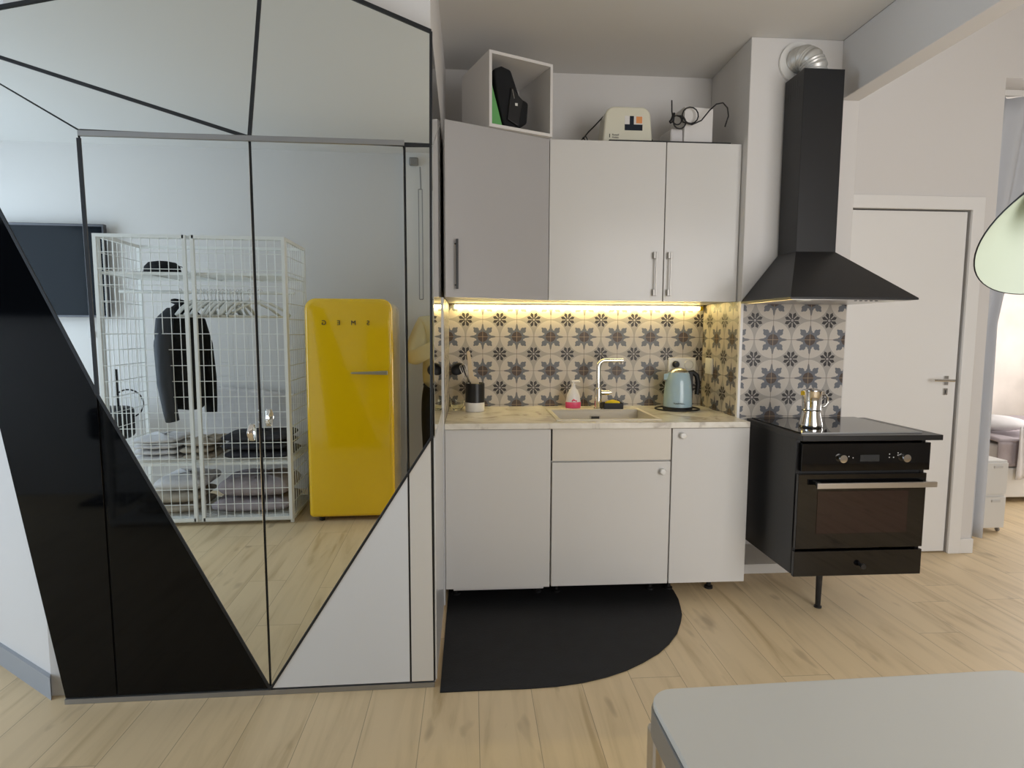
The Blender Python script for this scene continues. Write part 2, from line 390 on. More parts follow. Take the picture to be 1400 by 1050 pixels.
# ================================================================= TILES
T1 = tile_mat('patterned_tile_back', 0, -.032, 1.426); T2 = tile_mat('patterned_tile_hob', 0, 1.465, 1.42); T3 = tile_mat('patterned_tile_side', 1, 3.135, 1.421)
struct(MB().box(-.128, 1.393, 3.435, 3.445, .90, 1.518).build('trim_6', T1))
struct(MB().box(1.387, 1.3955, 2.965, 3.435, .90, 1.518).build('trim_7', T3))
struct(MB().box(-.140, -.128, 2.83, 3.435, .90, 1.515).build('trim_8', T3))
struct(MB().box(1.400, 1.955, 2.948, 2.960, .91, 1.53).build('trim_9', T2))
struct(MB().box(1.386, 1.400, 2.945, 2.965, .91, 1.516).build('trim_10', M['trimw']))

# ================================================================= FACETED WARDROBE
root = thing('faceted_wardrobe', 'large faceted wardrobe front with mirrored, black and white angular panels', 'wardrobe', (-.752, 2.134, 0), math.radians(.9))
V = (-1.831, 2.334); T = (-.694, 2.598); RT = (-.136, 2.392); R2 = (-.140, 2.012); A = (-.757, 2.018); TL = (-1.311, 2.026); Mm = (-1.301, 1.133)
F = (-.752, .022); Rb = (-.146, .969); Db = (-.232, .836); Dt = (-.232, 2.008); Ef = (-1.477, .022); Bf = (-1.296, .022)
def inset(poly, d):
    n = len(poly); cx = sum(p[0] for p in poly)/n; cz = sum(p[1] for p in poly)/n; out = []
    area2 = sum(poly[i][0]*poly[(i+1) % n][1]-poly[(i+1) % n][0]*poly[i][1] for i in range(n)); sg = 1 if area2 > 0 else -1
    for i in range(n):
        a, b, c = Vector(poly[i-1]), Vector(poly[i]), Vector(poly[(i+1) % n])
        e1 = (b-a).normalized(); e2 = (c-b).normalized(); n1 = Vector((-e1.y, e1.x))*sg; n2 = Vector((-e2.y, e2.x))*sg
        k = (n1+n2); den = 1+n1.dot(n2); out.append(b+k*d/max(den, .12))
    return [(p[0], p[1]) for p in out]
def panel(name, poly, mt, parent=root, d=.0035, y0=0, th=.006, label=None):
    q = inset(poly, d+.0005); o = MB().prism([(x+.752, y0, z) for x, z in q], (0, th, 0)).build(name, mt, parent, bevel=.0012, bseg=1)
    if label: o['label'] = label
    return o
# dark backing that shows as the thin dark joints
back = MB()
for poly in ([V, T, RT, R2, (-.14, .022), Ef],): back.prism([(x+.752, .007, z) for x, z in poly], (0, .03, 0))
back.build('backing_frame', M['gapdark'], root)
panel('mirror_panel', [V, A, T], M['mirror'], label='upper left triangular mirror facet')
panel('mirror_panel', [V, TL, A], M['mirror'], d=.002, label='narrow triangular mirror facet above the left door')
panel('mirror_panel', [V, Mm, TL], M['mirror'], d=.002, label='left triangular mirror facet')
panel('mirror_panel', [A, R2, RT, T], M['mirror'], label='upper right mirror facet')
panel('black_panel', [V, Ef, Bf, Mm], M['blackgloss'], d=.002, label='black gloss facet at the left edge')
dl = panel('door', [TL, A, F, Mm], M['mirror'], label='left mirrored door')
panel('black_inlay', [Mm, F, Bf], M['blackgloss'], dl, d=.003, label='black gloss triangle of the left door')
dr = panel('door', [A, F, Db, Dt], M['mirror'], label='right mirrored door')
panel('white_inlay', [F, (-.232, .022), Db], M['whitegloss'], dr, d=.003, label='white triangle of the right door')
fp = panel('filler_panel', [Dt, Db, Rb, R2], M['mirror'], d=.003, label='narrow mirrored strip at the right edge')
panel('cream_inlay', [Db, (-.232, .022), (-.142, .022), Rb], M['cream'], d=.003, label='cream strip below the narrow mirror')
MB().box(TL[0]+.752, Dt[0]+.752, -.006, .006, 2.006, 2.024).build('top_rail', M['greyalu'], root, bevel=.001, bseg=1)
MB().box(Ef[0]+.752, -.142+.752, -.002, .02, 0.001, .020).build('plinth_strip', M['greyalu'], root)
for sx, cz, kx in ((-1, .995, -.772), (1, 1.048, -.736)):
    x = kx+.752
    MB().grid(lambda u, v: (x+sx*.018*math.sin(v*PI)*1.0-sx*.006, -.004-.022*math.sin(v*PI), cz-.028+.056*v+0*u) if False else (x+sx*(.004+.016*u), -.004-.024*math.sin(PI*v)*(.4+.6*u), cz-.03+.06*v), 4, 14).build('pull_handle', M['chrome'], dl if sx < 0 else dr, smooth='all', solid=.002)
# facets on the narrow right side of the wardrobe
ys0, ys1 = 2.150, 2.772
def side(name, poly, mt, label=None, th=.006):
    q = inset(poly, .003); o = MB().prism([(-.1405+.0065, y, z) for y, z in q], (-th, 0, 0)).build(name, mt, root, bevel=.001, bseg=1)
    o.matrix_parent_inverse = root_inv
    if label: o['label'] = label
bpy.context.view_layer.update(); root_inv = root.matrix_world.inverted()
side('mirror_panel', [(ys0, 2.392), (ys1, 2.31), (ys0, 2.012)], M['mirror'], 'triangular mirror on the side of the wardrobe')
side('mirror_panel', [(ys0, 2.012), (ys1, 2.31), (ys1, 1.0), (ys0, .969)], M['mirror'], 'tall mirror on the side of the wardrobe')
side('white_panel', [(ys0, .969), (ys1, 1.0), (ys1, .022), (ys0, .022)], M['whitegloss'], 'white panel on the side of the wardrobe')
def edge(a, b, w=.011, nm='edge_trim', y0=-.0045, y1=.008):
    a_, b_ = Vector((a[0]+.752, 0, a[1])), Vector((b[0]+.752, 0, b[1])); d_ = (b_-a_).normalized(); n_ = Vector((-d_.z, 0, d_.x))*w/2
    MB().prism([a_-n_+Vector((0, y0, 0)), b_-n_+Vector((0, y0, 0)), b_+n_+Vector((0, y0, 0)), a_+n_+Vector((0, y0, 0))], (0, y1-y0, 0)).build(nm, M['gapdark'], root, bevel=.001, bseg=1)
edge(V, T, .014); edge(T, RT, .014); edge(RT, R2, .010, y0=-.0040); edge(R2, Rb, .007, y0=-.0035); edge(V, A, .012, y0=-.0040); edge(A, T, .013, y0=-.0035); edge((-1.311, 2.000), Mm, .014, y0=-.0030); edge(Dt, (R2[0], R2[1]-.002), .012, y0=-.003); edge(V, Mm, .011, y0=-.0025); edge(Mm, F, .011, y0=-.0020); edge(F, Db, .009, y0=-.0025); edge(Db, Rb, .009, y0=-.0020)
o = MB().box(-.140, -.1285, 2.775, 2.82, .02, 1.515).build('edge_strip', M['whitegloss'], root); o.matrix_parent_inverse = root_inv

# ================================================================= BASE CABINETS
def knob(x, y, z, parent, mt=M['white'], r=.016):
    mx = Matrix.Rotation(PI/2, 4, 'X')
    MB().lathe([(0, 0), (r*.55, 0), (r*.5, .008), (r*.95, .014), (r, .02), (r*.8, .026), (0, .028)], (x, y, z), 20, mx).build('knob', mt, parent, smooth=True)
YF = 2.808
def carcass(x0, x1, y0, y1, z0, z1, nm='carcass', mt=None, parent=None):
    t = .016; mb = MB().box(x0, x0+t, y0, y1, z0, z1).box(x1-t, x1, y0, y1, z0, z1).box(x0+t, x1-t, y0, y1, z0, z0+t).box(x0+t, x1-t, y0, y1, z1-t, z1).box(x0+t, x1-t, y1-.006, y1, z0+t, z1-t)
    return mb.build(nm, mt or M['carc'], parent)
def foot(x, y, parent, z1=.09):
    MB().lathe([(0, 0), (.022, 0), (.022, .012), (.012, .016), (.012, z1), (0, z1)], (x, y, 0.001), 14).build('foot', M['blackm'], parent, smooth=True)
g = 'white base cabinets under the marble counter'
c1 = thing('base_cabinet', 'white base cabinet at the left end of the counter beside the wardrobe', 'cabinet', group=g)
carcass(-.125, .391, YF+.02, 3.42, .09, .880, parent=c1)
MB().box(-.127, .389, YF, YF+.018, .084, .882).build('door', M['cab'], c1, bevel=.0015)
MB().box(-.09, .36, YF+.012, YF+.03, .072, .0835).build('bottom_rail', M['cab'], c1)
c2 = thing('sink_cabinet', 'white sink cabinet with a cream false drawer front above its door', 'cabinet', group=g)
carcass(.394, .993, YF+.02, 3.42, .09, .722, parent=c2)
MB().box(.397, .991, YF, YF+.018, .724, .884).build('false_drawer_front', M['composite'], c2, bevel=.0015)['label'] = 'cream false drawer front'
d = MB().box(.397, .991, YF, YF+.018, .086, .716).build('door', M['cab'], c2, bevel=.0015); knob(.948, YF, .668, d)
c3 = thing('base_cabinet', 'white base cabinet at the right end of the counter, round knob at its top left', 'cabinet', group=g)
carcass(.996, 1.392, YF+.02, 3.42, .09, .880, parent=c3)
d = MB().box(.998, 1.393, YF, YF+.018, .086, .882).build('door', M['cab'], c3, bevel=.0015); knob(1.045, YF, .848, d)
for x, c in ((-.08, c1), (.34, c1), (.44, c2), (.94, c2), (1.04, c3), (1.26, c3)):
    foot(x, 2.93, c); foot(x, 3.36, c)

# countertop with sink cut-out
sx0, sx1, sy0, sy1 = .425, .962, 2.868, 3.30
def slab_hole(x0, x1, y0, y1, hx0, hx1, hy0, hy1, z0, z1):
    mb = MB(); X = [x0, hx0, hx1, x1]; Y = [y0, hy0, hy1, y1]
    for z in (z0, z1):
        for i in range(3):
            for j in range(3):
                if (i, j) == (1, 1): continue
                mb.b.faces.new([mb.b.verts.new((X[a], Y[b], z)) for a, b in ((i, j), (i+1, j), (i+1, j+1), (i, j+1))])
    def wallq(p, q): mb.b.faces.new([mb.b.verts.new((*p, z0)), mb.b.verts.new((*q, z0)), mb.b.verts.new((*q, z1)), mb.b.verts.new((*p, z1))])
    for XX, YY in ((X, Y),):
        for i in range(3): wallq((XX[i], y0), (XX[i+1], y0)); wallq((XX[i], y1), (XX[i+1], y1)); wallq((x0, YY[i]), (x0, YY[i+1])); wallq((x1, YY[i]), (x1, YY[i+1]))
    wallq((hx0, hy0), (hx1, hy0)); wallq((hx0, hy1), (hx1, hy1)); wallq((hx0, hy0), (hx0, hy1)); wallq((hx1, hy0), (hx1, hy1))
    return mb
tag(slab_hole(-.1275, 1.386, 2.792, 3.434, sx0+.012, sx1-.012, sy0+.012, sy1-.012, .886, .915).build('countertop', M['marble'], weld=True, bevel=.002), 'cream marble worktop running over the white base cabinets', 'countertop')
# small overhang of the worktop in front of the hob wall
sk = thing('kitchen_sink', 'square white composite sink set into the marble worktop', 'sink')
mb = slab_hole(sx0, sx1, sy0, sy1, sx0+.022, sx1-.022, sy0+.022, sy1-.065, .914, .920); mb.build('rim', M['composite'], sk, weld=True, bevel=.0015)
b0, b1, e0, e1 = sx0+.022, sx1-.022, sy0+.022, sy1-.065
bs = MB(); t = .006
bs.box(b0-t, b0, e0-t, e1+t, .74, .9135).box(b1, b1+t, e0-t, e1+t, .74, .9135).box(b0, b1, e0-t, e0, .74, .9135).box(b0, b1, e1, e1+t, .74, .9135).box(b0, b1, e0, e1, .735, .745)
bs.build('basin', M['composite'], sk)
MB().lathe([(0, .745), (.04, .745), (.045, .749), (.03, .747), (0, .746)], ((b0+b1)/2, (e0+e1)/2, 0), 24).build('drain', M['steel'], sk, smooth=True)
ov = MB().box(.668, .728, e1-.005, e1, .862, .888).build('overflow', M['steel'], sk, bevel=.002); MB().box(.675, .721, e1-.006, e1-.0045, .868, .882).build('slot', M['grille'], ov)

fc = thing('kitchen_faucet', 'tall chrome kitchen tap with a square bent spout behind the sink', 'faucet', (.722, 3.275, .920))
MB().lathe([(0, 0), (.026, 0), (.026, .006), (.0205, .008), (.0205, .115), (.013, .12), (0, .12)], (0, 0, 0), 24).build('body', M['chrome'], fc, smooth=True)
pts = [(0, 0, .11), (0, 0, .24)]+[Vector((.035, 0, .24))+.035*Vector((-math.cos(a), 0, math.sin(a))) for a in [PI/2*k/6 for k in range(1, 7)]]+[(.14, -.0, .276)]
sp = MB().tube(pts, .0115, 16).build('spout', M['chrome'], fc, smooth=True)
MB().lathe([(0, 0), (.008, 0), (.009, .014), (0, .014)], (.135, 0, .255), 12).build('aerator', M['steel'], sp, smooth=True)
MB().tube([(.018, 0, .092), (.062, 0, .092)], .014, 16).tube([(.062, 0, .092), (.078, 0, .094)], .006, 10).build('lever', M['chrome'], fc, smooth=True)

# soap bottle
sb = thing('soap_bottle', 'white pump bottle of hand soap with a pink band beside the tap', 'soap bottle', (.585, 3.31, .920))
prof = [(0, 0), (.040, 0), (.044, .006), (.043, .035), (.037, .075), (.024, .105), (.014, .116), (.013, .124), (0, .124)]
MB().lathe(prof, (0, 0, 0), 28, sy=.6).build('bottle', M['soapw'], sb, smooth=True)
MB().lathe([(.0415, .001), (.0450, .006), (.0444, .035), (.0438, .036)], (0, 0, 0), 28, sy=.615).build('label_band', M['pink'], sb, smooth=True)
MB().tube([(0, 0, .122), (0, 0, .140)], .011, 14).tube([(0, 0, .14), (0, 0, .152)], .005).tube([(-.008, 0, .153), (.030, 0, .156), (.036, 0, .150)], .006, 10).build('pump', M['soapw'], sb, smooth=True)
mk = MB()
for dx, dz in ((-.008, .044), (.004, .047), (-.002, .05), (.013, .043)): mk.lathe([(0, -.005), (.0045, -.003), (.005, 0), (.0045, .003), (0, .005)], (dx, -.0255, dz), 10)
mk.build('cherry_print', M['pink'], sb, smooth=True)
sh = thing('sponge_holder', 'small black sponge tray on the sink edge', 'sponge holder', (.808, 3.282, .920))
MB().box(-.055, .055, -.034, .034, 0, .006).box(-.055, .055, -.034, -.030, .006, .034).box(-.055, .055, .030, .034, .006, .034).box(-.055, -.051, -.03, .03, .006, .034).box(.051, .055, -.03, .03, .006, .034).build('tray', M['blackm'], sh, bevel=.001)
tag(MB().grid(lambda u, v: (.808+.044*math.cos(2*PI*u)*(1 if abs(math.cos(2*PI*u)) < 2 else 1)*min(1, 1.25*math.sin(PI*min(max(v, .001), .999))), 3.282+.026*math.sin(2*PI*u)*min(1, 1.25*math.sin(PI*min(max(v, .001), .999))), .9265+.045*v), 20, 8, True).build('sponge', M['yel'], smooth='all'), 'yellow sponge lying in the black tray', 'sponge')

# kettle
kt = thing('electric_kettle', 'pale blue electric kettle with black handle and steel lid', 'kettle', (1.185, 3.27, .915)); kt.scale = (1, 1, 1.13)
MB().lathe([(0, 0), (.082, 0), (.084, .008), (.080, .016), (0, .016)], (0, 0, 0), 32).build('power_base', M['blackm'], kt, smooth=True)
prof = [(0, .016), (.080, .016), (.081, .03), (.078, .09), (.072, .14), (.062, .180), (.056, .190), (0, .190)]
body = MB().lathe(prof, (0, 0, 0), 40).build('body', M['blue'], kt, smooth=True)
MB().lathe([(.056, .190), (.052, .196), (.035, .207), (.012, .213), (0, .214)], (0, 0, 0), 32).build('lid', M['steel'], kt, smooth=True)
MB().prism([(-.055, -.016, .185), (-.055, .016, .185), (-.084, 0, .180)], (.0, 0, -.03)).build('spout', M['blue'], kt)
MB().tube([(.054, 0, .186), (.085, 0, .188), (.108, 0, .172), (.118, 0, .13), (.112, 0, .075)], [.010, .013, .014, .014, .012], 12).build('handle', M['blackm'], kt, smooth=True)
MB().box(.058, .084, -.012, .012, .02, .186).build('spine', M['blackm'], kt, bevel=.004)
text_mesh('brand_lettering', 'Russell Hobbs', .011, M['ink'], body, Matrix.Translation((-.048, -.070, .034)) @ Matrix.Rotation(-.55, 4, 'Z') @ Matrix.Rotation(PI/2, 4, 'X'))
ring = [(1.178+.118*math.cos(a), 3.245+.062*math.sin(a)-.02*0, .9195) for a in [2*PI*k/40 for k in range(40)]]
ring = [(1.180+.125*math.cos(a), 3.262+.105*math.sin(a), .9195) for a in [2*PI*k/40 for k in range(40)]]
MB().tube([(x-1.185, y-3.27, .0045) for x, y, z in ring], .0038, 8, True).build('power_cord', M['blackm'], kt, smooth='all')

# outlets and switch
ot = thing('wall_socket', 'white double wall socket on the tiles behind the kettle', 'socket', (1.262, 3.434, 1.162))
MB().box(-.084, .084, -.009, .0005, -.042, .042).build('plate', M['white'], ot, bevel=.003)
for x in (-.042, .042):
    s = MB().lathe([(.029, 0), (.029, .003), (.025, .004), (.023, -.006+.004), (0, -.002)], (x, -.009, 0), 28, Matrix.Rotation(PI/2, 4, 'X')).build('socket_ring', M['steel'] if False else M['carc'], ot, smooth=True)
tag(MB().lathe([(0, 0), (.019, 0), (.019, .022), (.014, .030), (0, .031)], (1.220, 3.424, 1.165), 20, Matrix.Rotation(PI/2, 4, 'X')).build('power_plug', M['blackm'], smooth=True), 'round black plug in the left socket above the kettle', 'plug')
sw = thing('light_switch', 'white vertical switch plate on the tiled side wall of the nook', 'switch', (1.386, 3.311, 1.162))
MB().box(-.010, .0005, -.047, .047, -.046, .046).build('plate', M['white'], sw, bevel=.002); MB().box(-.013, -.0095, -.03, .03, -.036, .036).build('rocker', M['white'], sw, bevel=.001)

# utensil pot & utensils & bowl
up = thing('utensil_pot', 'round utensil pot, black above and white below, at the left of the worktop', 'pot', (.021, 3.235, .916))
MB().lathe([(0, 0), (.050, 0), (.053, .004), (.053, .050), (0, .050)], (0, 0, 0), 32).build('base', M['white'], up, smooth=True)
MB().lathe([(0, .0505), (.0535, .0505), (.0535, .155), (.050, .157), (.048, .153), (.048, .06), (0, .06)], (0, 0, 0), 32).build('sleeve', M['black'], up, smooth=True)
ld = thing('ladle', 'black ladle leaning left out of the utensil pot', 'ladle', (0, 0, 0))
MB().tube([(.022, 3.25, .985), (-.02, 3.25, 1.10), (-.060, 3.25, 1.175)], .005).build('handle', M['blackm'], ld, smooth=True)
MB().lathe([(0, -.020), (.020, -.016), (.036, -.004), (.042, .012), (.040, .013), (.034, .0), (.018, -.012), (0, -.016)], (-.075, 3.235, 1.155), 24, Matrix.Rotation(-.5, 4, 'Y') @ Matrix.Rotation(2.3, 4, 'X')).build('bowl', M['blackm'], ld, smooth=True)
wh = thing('whisk', 'steel balloon whisk standing in the utensil pot', 'whisk')
a = Vector((.012, 3.215, .985)); b = Vector((-.045, 3.205, 1.165)); ax = (b-a).normalized(); s1 = ax.cross(Vector((0, 1, 0))).normalized(); s2 = ax.cross(s1)
MB().tube([a, a+ax*.095], .006).build('handle', M['steel'], wh, smooth=True)
for k in range(5):
    q = PI*k/5; sd = s1*math.cos(q)+s2*math.sin(q); pts = [a+ax*(.095+.105*math.sin(PI/2*min(1, 1.0*math.sin(PI*t_/16))))+sd*.024*math.cos(PI*t_/16)*math.sin(PI*t_/16)**.6*1.35 for t_ in range(17)]
    MB().tube(pts, .0009, 6).build('wire_loop', M['steel'], wh, smooth='all')
tag(MB().prism([(.010, 3.235, 0), (.036, 3.237, 0), (.038, 3.240, 0), (.012, 3.239, 0)], (0, 0, .001)).build('dummy', M['wood']), '', '')
bpy.data.objects.remove(bpy.data.objects['dummy'])
def slab_poly(pts, y0, y1): return MB().prism([(x, y0, z) for x, z in pts], (0, y1-y0, 0))
tag(slab_poly([(.010, .985), (.034, .985), (.044, 1.085), (.030, 1.105), (.014, 1.11), (-.006, 1.245), (-.016, 1.250), (-.024, 1.243), (-.012, 1.10), (-.002, 1.08)], 3.232, 3.240).build('spatula', M['wood'], bevel=.002), 'pale wooden spatula standing in the utensil pot', 'spatula')
tag(MB().lathe([(0, .003), (.025, .003), (.036, .02), (.042, .045), (.043, .060), (.041, .060), (.038, .042), (.032, .02), (.02, .007), (0, .006)], (-.078, 3.28, .914), 28).build('glass_bowl', M['glass'], smooth=True), 'small clear glass bowl behind the utensil pot in the corner', 'bowl')

# ================================================================= UPPER CABINETS
g = 'wall cabinets above the counter'
U0, U1, YU = 1.519, 2.32, 3.016
u1 = thing('wall_cabinet', 'white angled corner wall cabinet beside the wardrobe, its door coloured as shaded, black bar handle at left', 'cabinet', group=g)
MB().prism([(.394, 3.04, U0), (.394, 3.432, U0), (-.126, 3.432, U0), (-.126, 2.795, U0)], (0, 0, U1-U0)).build('carcass', M['carc'], u1)
Pa = Vector((-.118, 2.775, 0)); Pb = Vector((.396, 3.014, 0)); du = (Pb-Pa).normalized(); dn = Vector((-du.y, du.x, 0))
dd = MB().prism([Pa+Vector((0, 0, U0-.002)), Pb+Vector((0, 0, U0-.002)), Pb+dn*.018+Vector((0, 0, U0-.002)), Pa+dn*.018+Vector((0, 0, U0-.002))], (0, 0, U1-U0+.002)).build('door', M['cabshade'], u1, bevel=.0015)
hp = Pa+du*.050-dn*.022
hb_ = MB().tube([hp+Vector((0, 0, 1.555)), hp+Vector((0, 0, 1.785))], .006, 8)
for z in (1.575, 1.765): hb_.tube([hp+Vector((0, 0, z)), hp+dn*.022+Vector((0, 0, z))], .004, 8)
hb_.build('bar_handle', M['black'], dd, smooth=True)
def upper(x0, x1, label, hx):
    u = thing('wall_cabinet', label, 'cabinet', group=g); carcass(x0, x1, YU+.02, 3.432, U0, U1-.004, parent=u)
    d = MB().box(x0+.0015, x1-.0015, YU, YU+.018, U0-.002, U1).build('door', M['cab'], u, bevel=.0015)
    mb = MB().box(hx-.004, hx+.004, YU-.028, YU-.022, 1.545, 1.768)
    for z in (1.545, 1.735): mb.box(hx-.014, hx+.008, YU-.024, YU-.001, z, z+.033)
    mb.build('bar_handle', M['satin'], d, bevel=.001)
upper(.397, .996, 'wide white wall cabinet above the sink, steel handle at its right', .952)
upper(.998, 1.393, 'narrow white wall cabinet next to the cooker hood, steel handle at its left', 1.028)
ls = thing('led_strip_light', 'glowing warm LED tube under the wall cabinets', 'light', (0, 0, 0))
MB().box(-.095, 1.355, 3.400, 3.432, 1.507, 1.5175).build('housing', M['white'], ls)
MB().tube([(-.095, 3.412, 1.497), (1.352, 3.412, 1.497)], .0095, 12).build('tube', M['led'], ls, smooth=True)
MB().tube([(1.353, 3.412, 1.497), (1.372, 3.412, 1.497)], .0125, 12).build('end_cap', M['yel'], ls, smooth=True)

# ---- on top of the wall cabinets
ZT = 2.3215
cb = thing('storage_cube', 'open white storage cube standing on the angled corner wall cabinet', 'storage box', (.088, 2.855, ZT), math.atan2(.132, .313))
s, t, dp = .345, .014, .34
mb = MB().box(0, s, 0, dp, 0, t).box(0, s, 0, dp, s-t, s).box(0, t, 0, dp, t, s-t).box(s-t, s, 0, dp, t, s-t).box(t, s-t, dp-.006, dp, t, s-t)
mb.build('box_frame', M['carton'], cb)
Rcb = Matrix.Translation((.088, 2.855, ZT)) @ Matrix.Rotation(math.atan2(.132, .313), 4, 'Z')
gb = MB().prism([(.018, .03, .018), (.085, .03, .018), (.030, .03, .20), (.018, .03, .235)], (0, .22, 0)).build('plastic_folder', M['green'], bevel=.003)
gb.matrix_world = Rcb; tag(gb, 'green plastic folder leaning inside the white cube', 'folder')
bg = thing('black_bag', 'black folded bag leaning inside the white cube', 'bag', Rcb.translation, math.atan2(.132, .313))
MB().prism([(.090, .02, .018), (.165, .02, .020), (.215, .02, .05), (.222, .02, .15), (.175, .02, .165), (.125, .02, .285), (.075, .02, .295), (.035, .02, .275), (.050, .02, .17)], (0, .23, 0)).build('body', M['darkcloth'], bg, bevel=.012, bseg=3)
MB().prism([(.100, .008, .05), (.160, .008, .025), (.185, .008, .15), (.120, .008, .20)], (0, .012, 0)).build('front_pocket', M['blackm'], bg, bevel=.004)
MB().box(.140, .153, .0055, .0085, .118, .130).build('white_logo', M['white'], bg)
MB().tube([(.135, .006, .15), (.125, .006, .19)], .0015, 6).build('zip', M['steel'], bg)

to = thing('toaster', 'cream enamel toaster with a small sticker on top of the wall cabinet', 'toaster', (.815, 3.165, ZT), 0)
def toaster_prof(w, h, n=8, r=.05):
    pts = [(-w/2, .018), (w/2, .018)]
    for k in range(n+1): a = PI/2*k/n; pts.append((w/2-.012-r+r*math.cos(a), h-r+r*math.sin(a)))
    for k in range(n+1): a = PI/2+PI/2*k/n; pts.append((-w/2+.012+r+r*math.cos(a), h-r+r*math.sin(a)))
    return pts
tb = slab_poly(toaster_prof(.265, .198), -.07, .07).build('shell', M['creamplastic'], to, bevel=.012, bseg=4)
MB().box(-.130, .132, -.066, .066, 0, .019).build('base', M['blackm'], to, bevel=.003)
for y in (-.028, .028): MB().box(-.09, .09, y-.012, y+.012, .1982, .1992).build('slot', M['grille'], to)
MB().box(.118, .146, -.03, .0, .03, .05).build('lever', M['blackm'], to, bevel=.003)
MB().tube([(.126, -.02, .106), (.136, -.02, .106)], .006, 10).build('button', M['blackm'], to, smooth=True)
stk = MB().box(-.018, .076, -.0712, -.0702, .078, .150).build('sticker', M['carton'], to)
MB().box(-.018, .076, -.0716, -.0712, .078, .108).box(.008, .030, -.0716, -.0712, .108, .150).build('photo_print', M['navy'], stk)
MB().box(.042, .074, -.0716, -.0712, .114, .148).build('orange_square', M['orange'], stk)
text_mesh('brand_lettering', 'Russell\nHobbs', .013, M['ink'], to, Matrix.Translation((-.083, -.0706, .050)) @ Matrix.Rotation(PI/2, 4, 'X'))
MB().box(-.098, -.094, -.0712, -.0704, .040, .058).build('logo_mark', M['ink'], to)
tc = MB().tube([(.74, 3.22, ZT+.190), (.71, 3.215, ZT+.185), (.66, 3.20, ZT+.13), (.62, 3.16, ZT+.085), (.590, 3.13, ZT+.045), (.575, 3.12, ZT+.030), (.585, 3.115, ZT+.008), (.600, 3.115, ZT+.022), (.583, 3.115, ZT+.042), (.598, 3.118, ZT+.050), (.610, 3.12, ZT+.030), (.597, 3.12, ZT+.010), (.60, 3.125, ZT+.005)], .0035, 8)
to_inv = Matrix.Translation((-.815, -3.165, -ZT))
tc = tc.build('power_cord', M['blackm'], to, smooth='all'); tc.matrix_parent_inverse = to_inv
tp = MB().box(.722, .760, 3.195, 3.225, ZT+.1865, ZT+.203).build('plug', M['blackm'], tc, bevel=.004)
bx = thing('white_appliance_box', 'tall white box under a black cable on the right wall cabinet', 'box', (1.195, 3.18, ZT), math.radians(8))
MB().box(-.085, .078, -.06, .10, .008, .212).build('carton', M['carton'], bx, bevel=.002)
MB().box(-.10, .11, -.075, .11, 0, .0075).build('base_tray', M['white'], bx, bevel=.002)
mb = MB().box(-.155, -.0855, -.05, .09, .0, .10)
mb.build('foam_block', M['linenw'], bx, bevel=.01)['label'] = 'crumpled plastic film'
z = ZT
def loopc(cx, cz, r, y, a0, a1, n=14): return [(cx+r*math.cos(a0+(a1-a0)*i/n), y+.0008*i, cz+r*math.sin(a0+(a1-a0)*i/n)) for i in range(n+1)]
pts = [(1.043, 3.095, z+.235), (1.045, 3.095, z+.18), (1.050, 3.09, z+.14)]+loopc(1.072, z+.135, .024, 3.085, PI, 3*PI)+loopc(1.085, z+.125, .034, 3.083, PI*.9, 2.6*PI)+loopc(1.142, z+.160, .042, 3.083, PI*1.1, 3.1*PI)+[(1.10, 3.085, z+.125), (1.15, 3.085, z+.112), (1.20, 3.085, z+.135), (1.24, 3.08, z+.185), (1.275, 3.08, z+.217), (1.31, 3.08, z+.225), (1.335, 3.08, z+.20), (1.342, 3.08, z+.16), (1.325, 3.08, z+.105)]
tag(MB().tube(pts, .0036, 8).build('black_cable', M['blackm'], smooth='all'), 'black coiled cable draped over the white box', 'cable')
tag(MB().tube([(1.052, 3.078, z+.165), (1.040, 3.075, z+.125), (1.030, 3.075, z+.118)], [.006, .011, .009], 10).build('cable_plug', M['blackm'], smooth=True), 'black plug hanging in the coiled cable at the left of the white box', 'plug')
tag(MB().box(.70, 1.335, 3.022, 3.060, ZT, ZT+.007).build('black_tray', M['blackm'], bevel=.001), 'flat black strip along the front edge of the wall cabinets', 'tray')

# ================================================================= COOKER HOOD + DUCT
hd = thing('cooker_hood', 'black pyramid cooker hood with a tall square chimney above the hob', 'cooker hood', (0, 0, 0))
X0, X1, Y0, Y1, Z0 = 1.385, 1.972, 2.475, 2.947, 1.505
cx0, cx1, cy0, cz = 1.570, 1.770, 2.777, 1.748
mb = MB(); lo = [(X0, Y0, Z0+.008), (X1, Y0, Z0+.008), (X1, Y1, Z0+.008), (X0, Y1, Z0+.008)]; hi = [(cx0, cy0, cz), (cx1, cy0, cz), (cx1, Y1, cz), (cx0, Y1, cz)]
L = [mb.b.verts.new(p) for p in lo]; H = [mb.b.verts.new(p) for p in hi]; B = [mb.b.verts.new((p[0], p[1], Z0)) for p in lo]
for i in range(4):
    j = (i+1) % 4; mb.b.faces.new([L[i], L[j], H[j], H[i]]); mb.b.faces.new([B[i], B[j], L[j], L[i]])
mb.b.faces.new(H); mb.b.faces.new(B)
mb.build('canopy', M['hood'], hd)
MB().box(X0+.02, X1-.02, Y0+.02, Y1-.02, Z0-.003, Z0-.0005).build('filter_plate', M['steel'], hd)
for x in (X0+.10, X1-.10): MB().lathe([(0, 0), (.03, 0), (.032, .003), (0, .003)], (x, Y0+.07, Z0-.006), 20).build('hood_lamp', M['lens'], hd, smooth=True)
for k in range(5): MB().lathe([(0, 0), (.006, 0), (.006, .003), (0, .003)], ((X0+X1)/2+.03+.024*k, Y0+.04, Z0-.006), 12).build('control_button', M['black'], hd)
ch = MB().box(cx0, cx1, cy0, Y1, cz, 2.600).build('chimney', M['hood'], hd, bevel=.0015)
vs = MB()
